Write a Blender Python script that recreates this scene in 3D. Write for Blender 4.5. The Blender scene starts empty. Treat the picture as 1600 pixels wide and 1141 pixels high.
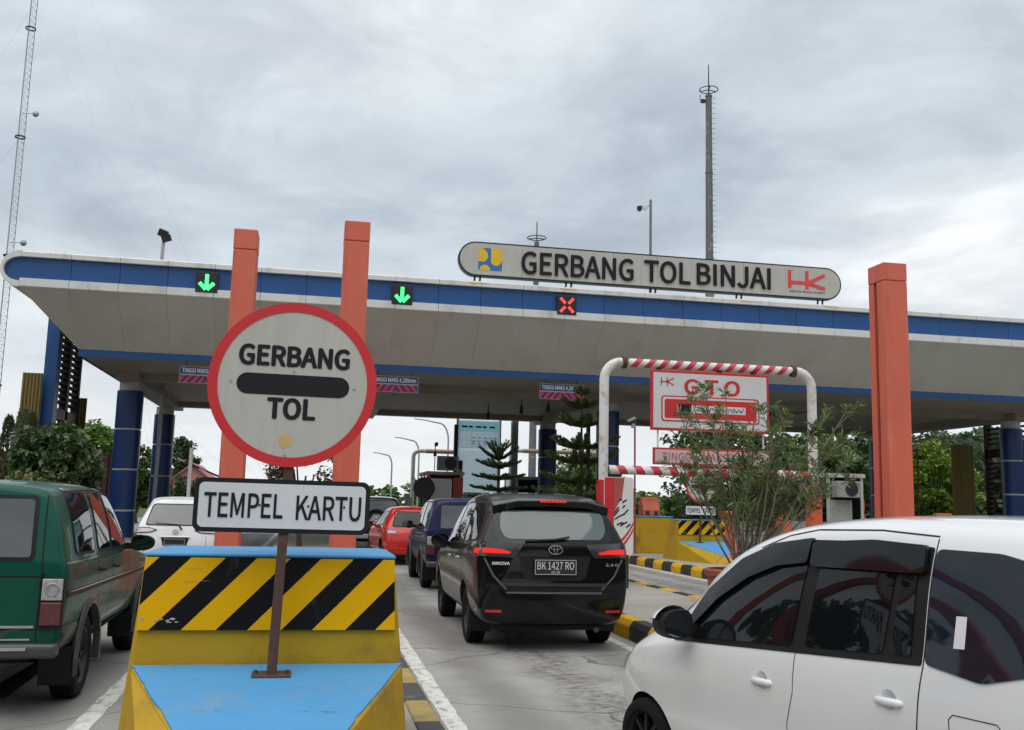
import bpy, bmesh, math, random
import numpy as np
from mathutils import Vector, Matrix
from mathutils.bvhtree import BVHTree
R = math.radians
random.seed(7)
rng = np.random.default_rng(7)
S = bpy.context.scene
C = S.collection

# ---------------------------------------------------------------- camera
def make_camera(f_px, yaw, pitch, roll, h):
    yaw, pitch, roll = R(yaw), R(pitch), R(roll)
    f = Vector((math.sin(yaw) * math.cos(pitch), math.cos(yaw) * math.cos(pitch), math.sin(pitch)))
    r0 = Vector((math.cos(yaw), -math.sin(yaw), 0)); u0 = r0.cross(f)
    r = math.cos(roll) * r0 + math.sin(roll) * u0
    u = -math.sin(roll) * r0 + math.cos(roll) * u0
    cd = bpy.data.cameras.new('camera'); cam = bpy.data.objects.new('camera', cd); C.objects.link(cam)
    cam.matrix_world = Matrix(((r.x, u.x, -f.x, 0), (r.y, u.y, -f.y, 0), (r.z, u.z, -f.z, h), (0, 0, 0, 1)))
    cd.sensor_fit = 'HORIZONTAL'; cd.sensor_width = 36; cd.lens = f_px * 36 / 1600
    cd.clip_start = .05; cd.clip_end = 3000
    S.camera = cam
make_camera(1540, 11.2266, 8.0706, 1.3497, 1.53)

# ---------------------------------------------------------------- sky and sun
SUN_EL, SUN_AZ = 68, 215          # azimuth clockwise from +Y
w = bpy.data.worlds.new('World'); S.world = w; w.use_nodes = True
def world_nodes():
    nt = w.node_tree; nt.nodes.clear(); N = nt.nodes.new; K = nt.links.new
    out = N('ShaderNodeOutputWorld'); bg = N('ShaderNodeBackground'); K(bg.outputs[0], out.inputs[0])
    sky = N('ShaderNodeTexSky'); sky.sky_type = 'NISHITA'; sky.sun_disc = False
    sky.sun_elevation = R(SUN_EL); sky.sun_rotation = R(SUN_AZ); sky.dust_density = 3
    sc = N('ShaderNodeVectorMath'); sc.operation = 'SCALE'; sc.inputs['Scale'].default_value = .09; K(sky.outputs[0], sc.inputs[0])
    tc = N('ShaderNodeTexCoord'); sep = N('ShaderNodeSeparateXYZ'); K(tc.outputs['Generated'], sep.inputs[0])
    # project the view direction on a cloud deck
    zz = N('ShaderNodeMath'); zz.operation = 'MAXIMUM'; zz.inputs[1].default_value = 0; K(sep.outputs[2], zz.inputs[0])
    za = N('ShaderNodeMath'); za.operation = 'ADD'; za.inputs[1].default_value = .16; K(zz.outputs[0], za.inputs[0])
    dv = N('ShaderNodeCombineXYZ')
    for i in (0, 1):
        d = N('ShaderNodeMath'); d.operation = 'DIVIDE'; K(sep.outputs[i], d.inputs[0]); K(za.outputs[0], d.inputs[1]); K(d.outputs[0], dv.inputs[i])
    def noise(scale, detail, rough, off, dist=0):
        mp = N('ShaderNodeMapping'); mp.inputs['Location'].default_value = off; K(dv.outputs[0], mp.inputs[0])
        n = N('ShaderNodeTexNoise'); n.inputs['Scale'].default_value = scale; n.inputs['Detail'].default_value = detail
        n.inputs['Roughness'].default_value = rough; n.inputs['Distortion'].default_value = dist; K(mp.outputs[0], n.inputs['Vector'])
        return n.outputs['Fac']
    def ramp(src, stops):
        r = N('ShaderNodeValToRGB'); e = r.color_ramp.elements
        e[0].position, e[0].color = stops[0][0], (*stops[0][1], 1); e[1].position, e[1].color = stops[-1][0], (*stops[-1][1], 1)
        for p, c in stops[1:-1]:
            q = e.new(p); q.color = (*c, 1)
        r.color_ramp.interpolation = 'EASE'; K(src, r.inputs[0]); return r.outputs[0]
    big = noise(.75, 6, .55, (19.662, -5.448, 0), .3)
    base = ramp(big, [(.36, (.42, .485, .545)), (.475, (.53, .595, .65)), (.56, (.62, .67, .71)), (.69, (.86, .87, .88))])
    fine = noise(2.6, 8, .6, (4.2, 0, 0), .5)
    fm = ramp(fine, [(.3, (.84, .85, .865)), (.7, (1.10, 1.10, 1.09))])
    mul = N('ShaderNodeMix'); mul.data_type = 'RGBA'; mul.blend_type = 'MULTIPLY'; mul.inputs[0].default_value = 1
    K(base, mul.inputs[6]); K(fm, mul.inputs[7])
    # milky brightening of the overcast towards the horizon
    hz = ramp(sep.outputs[2], [(.0, (.9, .9, .9)), (.07, (.65, .65, .65)), (.18, (.14, .14, .14)), (.30, (0, 0, 0))])
    mh = N('ShaderNodeMix'); mh.data_type = 'RGBA'; K(hz, mh.inputs[0]); K(mul.outputs[2], mh.inputs[6]); mh.inputs[7].default_value = (.80, .82, .83, 1)
    mx = N('ShaderNodeMix'); mx.data_type = 'RGBA'; mx.inputs[0].default_value = .93
    K(sc.outputs[0], mx.inputs[6]); K(mh.outputs[2], mx.inputs[7])
    K(mx.outputs[2], bg.inputs[0]); bg.inputs[1].default_value = 1.0
world_nodes()
sl = bpy.data.lights.new('sun', 'SUN'); sl.energy = 1.5; sl.angle = R(72); sl.color = (1, .97, .93)
so = bpy.data.objects.new('sun', sl); C.objects.link(so)
_d = Vector((math.sin(R(SUN_AZ)) * math.cos(R(SUN_EL)), math.cos(R(SUN_AZ)) * math.cos(R(SUN_EL)), math.sin(R(SUN_EL))))
so.rotation_euler = _d.to_track_quat('Z', 'Y').to_euler()
S.view_settings.view_transform = 'Standard'; S.view_settings.look = 'None'
S.view_settings.exposure = 0.30; S.view_settings.gamma = 1; S.view_settings.use_curve_mapping = False

# ---------------------------------------------------------------- materials
MATS = {}
def srgb(c):
    return tuple(((v / 255) / 12.92 if v / 255 <= .04045 else ((v / 255 + .055) / 1.055) ** 2.4) for v in c)
def mat(name, col, rough=.6, metal=0, var=.10, scale=3, bump=0, bscale=40, coat=0, spec=.5, emit=0, emitcol=None, dirt=None, rand=0, streak=None):
    """plain principled surface with soft colour variation, optional relief and a second 'dirt' colour"""
    if name in MATS: return MATS[name]
    m = bpy.data.materials.new(name); MATS[name] = m; m.use_nodes = True
    nt = m.node_tree; N = nt.nodes.new; K = nt.links.new
    b = nt.nodes['Principled BSDF']
    b.inputs['Roughness'].default_value = rough; b.inputs['Metallic'].default_value = metal
    b.inputs['Coat Weight'].default_value = coat; b.inputs['Coat Roughness'].default_value = .04
    b.inputs['Specular IOR Level'].default_value = spec
    b.inputs['Base Color'].default_value = (*col, 1)
    tc = N('ShaderNodeTexCoord')
    last = None
    if var:
        n = N('ShaderNodeTexNoise'); n.inputs['Scale'].default_value = scale; n.inputs['Detail'].default_value = 6; n.inputs['Roughness'].default_value = .6
        if streak:
            mp = N('ShaderNodeMapping'); mp.inputs['Scale'].default_value = streak; K(tc.outputs['Object'], mp.inputs[0]); K(mp.outputs[0], n.inputs['Vector'])
        else: K(tc.outputs['Object'], n.inputs['Vector'])
        r = N('ShaderNodeValToRGB'); e = r.color_ramp.elements
        e[0].position, e[1].position = .28, .72
        d = dirt if dirt else tuple(v * (1 - var * 1.6) for v in col)
        e[0].color = (*d, 1); e[1].color = (*[min(1, v * (1 + var * .6)) for v in col], 1)
        if dirt:
            q = e.new(.45); q.color = (*col, 1)
        K(n.outputs['Fac'], r.inputs[0]); last = r.outputs[0]
    if rand:
        oi = N('ShaderNodeObjectInfo'); mr = N('ShaderNodeMapRange'); mr.inputs['To Min'].default_value = 1 - rand; mr.inputs['To Max'].default_value = 1 + rand
        K(oi.outputs['Random'], mr.inputs[0])
        vm = N('ShaderNodeVectorMath'); vm.operation = 'SCALE'; K(mr.outputs[0], vm.inputs['Scale'])
        if last: K(last, vm.inputs[0])
        else: vm.inputs[0].default_value = col
        last = vm.outputs[0]
    if last: K(last, b.inputs['Base Color'])
    if bump:
        n2 = N('ShaderNodeTexNoise'); n2.inputs['Scale'].default_value = bscale; n2.inputs['Detail'].default_value = 5; K(tc.outputs['Object'], n2.inputs['Vector'])
        bp = N('ShaderNodeBump'); bp.inputs['Strength'].default_value = bump; bp.inputs['Distance'].default_value = .01
        K(n2.outputs['Fac'], bp.inputs['Height']); K(bp.outputs[0], b.inputs['Normal'])
    if emit:
        b.inputs['Emission Color'].default_value = (*(emitcol or col), 1); b.inputs['Emission Strength'].default_value = emit
    return m
def leafmat(name, c0, c1, rough=.45, trans=.25):
    if name in MATS: return MATS[name]
    m = bpy.data.materials.new(name); MATS[name] = m; m.use_nodes = True
    nt = m.node_tree; N = nt.nodes.new; K = nt.links.new; b = nt.nodes['Principled BSDF']
    b.inputs['Roughness'].default_value = rough
    g = N('ShaderNodeNewGeometry'); r = N('ShaderNodeValToRGB'); e = r.color_ramp.elements
    e[0].color = (*c0, 1); e[1].color = (*c1, 1); K(g.outputs['Random Per Island'], r.inputs[0]); K(r.outputs[0], b.inputs['Base Color'])
    t = N('ShaderNodeBsdfTranslucent'); K(r.outputs[0], t.inputs[0]); mx = N('ShaderNodeMixShader'); mx.inputs[0].default_value = trans
    K(b.outputs[0], mx.inputs[1]); K(t.outputs[0], mx.inputs[2]); K(mx.outputs[0], nt.nodes['Material Output'].inputs[0])
    return m

# ---------------------------------------------------------------- mesh building
class MB:
    def __init__(s): s.v = []; s.f = []
    def add(s, v, f):
        o = len(s.v); s.v += [tuple(p) for p in v]; s.f += [tuple(i + o for i in q) for q in f]; return s
    def box(s, c, d, rz=0, rx=0, ry=0):
        x, y, z = d[0] / 2, d[1] / 2, d[2] / 2
        V = [Vector(p) for p in ((-x, -y, -z), (x, -y, -z), (x, y, -z), (-x, y, -z), (-x, -y, z), (x, -y, z), (x, y, z), (-x, y, z))]
        M = Matrix.Rotation(rz, 3, 'Z') @ Matrix.Rotation(ry, 3, 'Y') @ Matrix.Rotation(rx, 3, 'X')
        return s.add([M @ p + Vector(c) for p in V], [(0, 3, 2, 1), (4, 5, 6, 7), (0, 1, 5, 4), (1, 2, 6, 5), (2, 3, 7, 6), (3, 0, 4, 7)])
    def bb(s, x0, x1, y0, y1, z0, z1): return s.box(((x0 + x1) / 2, (y0 + y1) / 2, (z0 + z1) / 2), (x1 - x0, y1 - y0, z1 - z0))
    def tube(s, path, r, n=8, r1=None, cap=True):
        P = [Vector(p) for p in path]; k = len(P); rr = [r if r1 is None else r + (r1 - r) * i / max(1, k - 1) for i in range(k)]
        if isinstance(r, (list, tuple)): rr = list(r)
        rings = []; up = None
        for i, p in enumerate(P):
            t = (P[min(i + 1, k - 1)] - P[max(i - 1, 0)]).normalized()
            if up is None: up = t.orthogonal().normalized()
            up = (up - t * up.dot(t)).normalized(); sd = t.cross(up)
            rings.append([p + (up * math.cos(a) + sd * math.sin(a)) * rr[i] for a in (2 * math.pi * j / n for j in range(n))])
        V = [q for ring in rings for q in ring]; F = []
        for i in range(k - 1):
            for j in range(n):
                F.append((i * n + j, i * n + (j + 1) % n, (i + 1) * n + (j + 1) % n, (i + 1) * n + j))
        if cap: F += [tuple(range(n - 1, -1, -1)), tuple((k - 1) * n + j for j in range(n))]
        return s.add(V, F)
    def lathe(s, prof, n=24, c=(0, 0, 0), axis='Z'):
        V = []; F = []; k = len(prof)
        for j in range(n):
            a = 2 * math.pi * j / n
            for r, z in prof:
                p = (r * math.cos(a), r * math.sin(a), z)
                if axis == 'X': p = (z, p[0], p[1])
                if axis == 'Y': p = (p[0], z, p[1])
                V.append((p[0] + c[0], p[1] + c[1], p[2] + c[2]))
        for j in range(n):
            for i in range(k - 1): F.append((j * k + i, ((j + 1) % n) * k + i, ((j + 1) % n) * k + i + 1, j * k + i + 1))
        return s.add(V, F)
    def prism(s, poly, a0, a1, axis='Y'):
        """extrude a 2-D outline: axis Y -> (x,z), X -> (y,z), Z -> (x,y)"""
        def P(u, v, t): return {'Y': (u, t, v), 'X': (t, u, v), 'Z': (u, v, t)}[axis]
        n = len(poly); V = [P(u, v, a0) for u, v in poly] + [P(u, v, a1) for u, v in poly]
        F = [tuple(range(n)), tuple(range(2 * n - 1, n - 1, -1))] + [(i, i + n, (i + 1) % n + n, (i + 1) % n) for i in range(n)]
        return s.add(V, F)
    def mesh(s, name, m, smooth=False):
        me = bpy.data.meshes.new(name); me.from_pydata(s.v, [], s.f); me.validate()
        bm = bmesh.new(); bm.from_mesh(me); bmesh.ops.recalc_face_normals(bm, faces=bm.faces); bm.to_mesh(me); bm.free()
        if m: me.materials.append(m)
        if smooth:
            for p in me.polygons: p.use_smooth = True
            try: me.set_sharp_from_angle(angle=R(40))
            except Exception: pass
        return me
    def build(s, name, m, parent=None, smooth=False, bev=0, loc=None, seg=2):
        return link(name, s.mesh(name, m, smooth), parent, bev, loc, seg)
def link(name, me, parent=None, bev=0, loc=None, seg=2):
    o = bpy.data.objects.new(name, me); C.objects.link(o)
    if parent: o.parent = parent
    if loc: o.location = loc
    if bev:
        b = o.modifiers.new('bevel', 'BEVEL'); b.width = bev; b.segments = seg; b.limit_method = 'ANGLE'; b.angle_limit = R(35)
    return o
def tag(o, label, cat, group=None):
    o['label'] = label; o['category'] = cat
    if group: o['group'] = group
    return o
def thing(name, label, cat, loc=(0, 0, 0), rz=0, group=None):
    o = bpy.data.objects.new(name, None); C.objects.link(o); o.location = loc; o.rotation_euler = (0, 0, rz); o.empty_display_size = .2
    return tag(o, label, cat, group)
def struct(o): o['kind'] = 'structure'; return o
def stuff(o): o['kind'] = 'stuff'; return o
def copy_tree(o, parent=None):
    c = o.copy(); C.objects.link(c); c.parent = parent
    for ch in list(o.children): copy_tree(ch, c)
    return c
def arc(cx, cy, r, a0, a1, n=8, ry=None):
    return [(cx + r * math.cos(R(a0 + (a1 - a0) * i / n)), cy + (ry or r) * math.sin(R(a0 + (a1 - a0) * i / n))) for i in range(n + 1)]
def rrect(x0, x1, y0, y1, r, n=5):
    return arc(x1 - r, y1 - r, r, 0, 90, n) + arc(x0 + r, y1 - r, r, 90, 180, n) + arc(x0 + r, y0 + r, r, 180, 270, n) + arc(x1 - r, y0 + r, r, 270, 360, n)
def rpoly(pts, r, n=4):
    out = []; k = len(pts)
    for i in range(k):
        p0, p, p1 = Vector(pts[i - 1]), Vector(pts[i]), Vector(pts[(i + 1) % k])
        a, b = (p0 - p), (p1 - p); d = min(r, a.length * .45, b.length * .45)
        A, B = p + a.normalized() * d, p + b.normalized() * d
        for t in range(n + 1):
            t /= n; q = A * (1 - t) ** 2 + p * 2 * t * (1 - t) + B * t * t; out.append((q.x, q.y))
    return out
def _font():
    try:
        return bpy.data.fonts.load(bpy.utils.system_resource('DATAFILES', path='fonts') + '/Noto Sans CJK Regular.woff2')
    except Exception:
        return None
FONT = _font()
def _glyphs(s):
    cu = bpy.data.curves.new('t', 'FONT'); cu.body = s; cu.resolution_u = 4
    if FONT: cu.font = FONT
    ob = bpy.data.objects.new('t', cu); C.objects.link(ob)
    dg = bpy.context.evaluated_depsgraph_get(); dg.update()
    me = bpy.data.meshes.new_from_object(ob.evaluated_get(dg)); bpy.data.objects.remove(ob); return me
_cap = []
def text(s, wd, ht, m, parent, loc, name='lettering', bold=.0, depth=.002, rot=(R(90), 0, 0)):
    """raised lettering, capitals ht tall, whole line wd wide, centred on loc, facing -Y by default"""
    if not _cap:
        e = _glyphs('E'); _cap.append(max(v.co.y for v in e.vertices)); bpy.data.meshes.remove(e)
    me = _glyphs(s); xs = [v.co.x for v in me.vertices]; x0, x1 = min(xs), max(xs); cap = _cap[0]
    st = bold * .9 * cap / .7
    sx = wd / (x1 - x0 + 2 * st); sy = ht / (cap + 2 * st * .8)
    offs = [(0, 0)] if not bold else [(st * math.cos(a), st * .8 * math.sin(a)) for a in (k * math.pi / 4 for k in range(8))]
    V = []; F = []
    for n, (dx, dy) in enumerate(offs):
        o = len(V); V += [((v.co.x - (x0 + x1) / 2 + dx) * sx, (v.co.y - cap / 2 + dy) * sy, depth + n * max(.00012, depth * .03)) for v in me.vertices]; k = len(me.vertices)
        F += [tuple(i + o for i in p.vertices) for p in me.polygons]
        cnt = {}
        for p in me.polygons:
            vs = list(p.vertices)
            for a, b in zip(vs, vs[1:] + vs[:1]):
                e = (min(a, b), max(a, b)); cnt[e] = None if e in cnt else (a, b)
        o2 = len(V); V += [(x, y, 0) for x, y, z in V[o:o + k]]
        F += [(o + b, o + a, o2 + a, o2 + b) for e in cnt.values() if e for a, b in [e]]
    bpy.data.meshes.remove(me); me = bpy.data.meshes.new(name); me.from_pydata(V, [], F); me.materials.append(m)
    o = link(name, me, parent); o.location = loc; o.rotation_euler = rot; return o
def clip(poly, fn):
    out = []
    for i in range(len(poly)):
        a, b = poly[i - 1], poly[i]; fa, fb = fn(a), fn(b)
        if (fa >= 0) != (fb >= 0):
            t = fa / (fa - fb); out.append((a[0] + (b[0] - a[0]) * t, a[1] + (b[1] - a[1]) * t))
        if fb >= 0: out.append(b)
    return out
def stripe_polys(poly, period, duty, slope, phase):
    """slanted bands u = x - slope*z clipped to poly"""
    us = [x - slope * z for x, z in poly]; k0 = math.floor((min(us) - phase) / period) - 1; k1 = math.ceil((max(us) - phase) / period) + 1
    for k in range(k0, k1):
        a, b = phase + k * period, phase + (k + duty) * period
        q = clip(poly, lambda p: p[0] - slope * p[1] - a)
        if len(q) > 2: q = clip(q, lambda p: b - p[0] + slope * p[1])
        if len(q) > 2: yield q

M_ = dict(
    conc=mat('concrete', (.33, .315, .29), .85, var=.16, scale=1.3, bump=.35, bscale=90, rand=.10),
    joint=mat('joint_dirt', (.07, .065, .06), .9, var=.3),
    isl=mat('island_concrete', (.36, .335, .29), .85, var=.14, scale=1.5, bump=.3, bscale=70),
    line=mat('line_paint', (.62, .60, .55), .7, var=.3, scale=9, bump=.3, bscale=60, dirt=(.30, .29, .27)),
    kyw=mat('kerb_yellow_worn', (.34, .25, .09), .7, var=.3, scale=5, bump=.4, dirt=(.20, .18, .14), spec=.2),
    kbw=mat('kerb_black_worn', (.07, .07, .075), .7, var=.3, scale=5, bump=.4, dirt=(.15, .14, .13), spec=.2),
    ky=mat('kerb_yellow', (.66, .37, .01), .65, spec=.2, var=.25, scale=5, bump=.25, dirt=(.28, .20, .06)),
    kb=mat('kerb_black', (.022, .022, .024), .6, var=.4, scale=5, bump=.25, dirt=(.07, .065, .06)),
    white=mat('white_paint', (.75, .75, .73), .5, var=.06),
    acp=mat('cladding_white', (.66, .655, .63), .45, var=.10, scale=.9, streak=(1, 1, .35), dirt=(.47, .45, .40)),
    sof=mat('soffit_cladding', (.54, .53, .475), .5, var=.06, scale=.6, rand=.02),
    blue=mat('cladding_blue', (.008, .078, .26), .38, var=.08, scale=.8, rand=.05),
    nblue=mat('column_blue', (.008, .040, .155), .32, var=.10),
    black=mat('black', (.012, .012, .013), .5, var=.2),
    dark=mat('dark_grey', (.03, .03, .032), .55, var=.2),
    ceil=mat('ceiling', (.33, .30, .25), .55, var=.15, scale=.8),
    org=mat('orange_paint', (.68, .138, .080), .5, var=.09, scale=1.2, streak=(2, 2, .4)),
    orgp=mat('orange_plastic', (.64, .12, .055), .5, var=.12),
    red=mat('red_paint', (.62, .025, .03), .45, var=.08),
    signw=mat('sign_sheet_grey', (.50, .49, .44), .55, var=.07, scale=1.6, streak=(4, 4, .5)),
    signw2=mat('sign_sheet_white', (.66, .68, .70), .5, var=.05, scale=2),
    ink=mat('sign_ink', (.016, .017, .02), .6, var=.12, spec=.2),
    rust=mat('rusty_steel', (.085, .038, .028), .75, var=.35, scale=9, bump=.3, dirt=(.17, .08, .045)),
    rustw=mat('rust_stain', (.62, .43, .19), .7, var=.2, scale=6),
    galv=mat('galvanised_steel', (.36, .37, .37), .45, .5, var=.15, scale=6),
    mast=mat('mast_steel', (.13, .135, .13), .6, .3, var=.35, scale=2.2, dirt=(.40, .37, .35)),
    bary=mat('barrier_yellow', (.47, .285, .018), .6, var=.10, scale=2.2, bump=.5, bscale=16, dirt=(.30, .19, .03), spec=.2),
    stry=mat('stripe_yellow', (.84, .44, .002), .5, var=.04, spec=.15),
    strb=mat('stripe_black', (.008, .008, .009), .5, var=.2, spec=.15),
    barb=mat('barrier_blue', (.085, .305, .57), .55, var=.12, scale=2.5, bump=.5, bscale=16, dirt=(.11, .31, .51), spec=.25),
    chrome=mat('chrome', (.7, .7, .7), .12, 1, var=0),
    tyre=mat('tyre_rubber', (.010, .010, .010), .8, spec=.2, var=.2, scale=20),
    rim=mat('rim_alloy', (.16, .16, .165), .35, .8, var=.1),
    rimd=mat('rim_dark', (.03, .03, .032), .35, .6, var=.1),
    under=mat('underbody', (.008, .008, .008), .9, var=0),
    plas=mat('black_plastic', (.010, .010, .011), .45, var=.2, spec=.3),
    glass=mat('tinted_glass', (.006, .007, .009), .02, var=0, spec=.42),
    glassr=mat('sky_reflecting_glass', (.075, .105, .10), .04, var=0, coat=.5, spec=.6),  # rear glass: pale green sky reflection put into the base colour
    glassg=mat('grey_glass', (.055, .06, .065), .05, var=0, coat=1, spec=.7),
    rlens=mat('red_lens', (.30, .012, .012), .15, var=0, coat=1),
    rglow=mat('lit_lamp', (.45, .012, .01), .2, var=0, emit=.55, emitcol=(1, .03, .02)),
    exh=mat('exhaust_steel', (.10, .09, .08), .5, .6, var=.3),
    clens=mat('clear_lens', (.42, .42, .40), .12, var=.3, scale=40, coat=1),
    plate=mat('number_plate_black', (.02, .02, .022), .4, var=.1),
    platet=mat('plate_ink_white', (.68, .68, .68), .5, var=0),
    bark=mat('bark', (.10, .075, .05), .9, var=.3, scale=8, bump=.4),
    stem=mat('grey_stem', (.22, .19, .14), .9, var=.25, scale=8),
)
def weather(m, col, amt, vec, lo, hi, seed=0.0, rough=None):
    """sparse stains: a second colour where a stretched noise passes a threshold"""
    nt = m.node_tree; N = nt.nodes.new; K = nt.links.new; b = nt.nodes['Principled BSDF']
    tc = N('ShaderNodeTexCoord'); mp = N('ShaderNodeMapping'); mp.inputs['Scale'].default_value = vec; mp.inputs['Location'].default_value = (seed, seed * 1.7, seed * .6); K(tc.outputs['Object'], mp.inputs[0])
    n = N('ShaderNodeTexNoise'); n.inputs['Scale'].default_value = 1; n.inputs['Detail'].default_value = 8; n.inputs['Roughness'].default_value = .68; K(mp.outputs[0], n.inputs['Vector'])
    r = N('ShaderNodeMapRange'); r.inputs['From Min'].default_value = lo; r.inputs['From Max'].default_value = hi; r.inputs['To Max'].default_value = amt; K(n.outputs['Fac'], r.inputs[0])
    mx = N('ShaderNodeMix'); mx.data_type = 'RGBA'; K(r.outputs[0], mx.inputs[0]); mx.inputs[7].default_value = (*col, 1)
    s = b.inputs['Base Color']
    if s.links: K(s.links[0].from_socket, mx.inputs[6])
    else: mx.inputs[6].default_value = s.default_value
    K(mx.outputs[2], s); return m
weather(M_['bary'], (.10, .075, .03), .75, (3, 3, 1.2), .58, .72, 1); weather(M_['bary'], (.52, .46, .30), .5, (9, 9, 22), .64, .70, 5); weather(M_['bary'], (.04, .035, .03), .8, (16, 16, 30), .68, .73, 8)
weather(M_['barb'], (.22, .30, .36), .6, (2.5, 2.5, 2.5), .54, .70, 2); weather(M_['barb'], (.05, .12, .20), .65, (5, 11, 5), .62, .70, 6); weather(M_['barb'], (.42, .44, .42), .7, (22, 22, 22), .68, .73, 3)
weather(M_['stry'], (.42, .24, .03), .55, (3, 3, 1.4), .60, .75, 4); weather(M_['strb'], (.07, .065, .06), .6, (6, 6, 2), .58, .70, 4)
weather(M_['org'], (.26, .055, .04), .6, (7, 7, .5), .55, .75, 1); weather(M_['org'], (.62, .24, .18), .5, (3, 3, .8), .58, .72, 7)
weather(M_['acp'], (.30, .27, .21), .6, (2.2, 2.2, .7), .56, .74, 2); weather(M_['acp'], (.16, .14, .11), .5, (9, 9, 2), .64, .74, 4)
weather(M_['sof'], (.30, .285, .24), .4, (.7, .5, .5), .52, .72, 3); weather(M_['sof'], (.24, .22, .18), .5, (3.5, .7, .7), .64, .76, 9)
weather(M_['signw'], (.34, .32, .26), .45, (14, 14, .9), .54, .72, 2)
weather(M_['white'], (.40, .36, .28), .4, (4, 4, 1), .58, .74, 2)
weather(M_['line'], (.22, .21, .19), .8, (14, 7, 1), .54, .64, 2)
def paint(name, col, metal=0.0, rough=.3, spec=.15): return mat(name, col, rough, metal, var=.03, scale=1.5, coat=1, spec=spec)
# ================================================================ ground, road, islands
def sheet(name, x0, x1, y0, y1, z, m, sub=1):
    b = MB(); b.add([(x0, y0, z), (x1, y0, z), (x1, y1, z), (x0, y1, z)], [(0, 1, 2, 3)]); return b.build(name, m)
struct(sheet('ground', -1500, 1500, -600, 2400, -.06, mat('grass_ground', (.075, .10, .03), .95, var=.3, scale=.4, bump=.5, bscale=4)))
road = struct(sheet('road', -12, 34, -25, 130, -.035, M_['joint']))
def slab_mesh(wd, ln):
    b = MB(); b.box((0, 0, -.015), (wd, ln, .03)); me = b.mesh('slab', None)
    return me
conc = M_['conc']
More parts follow.
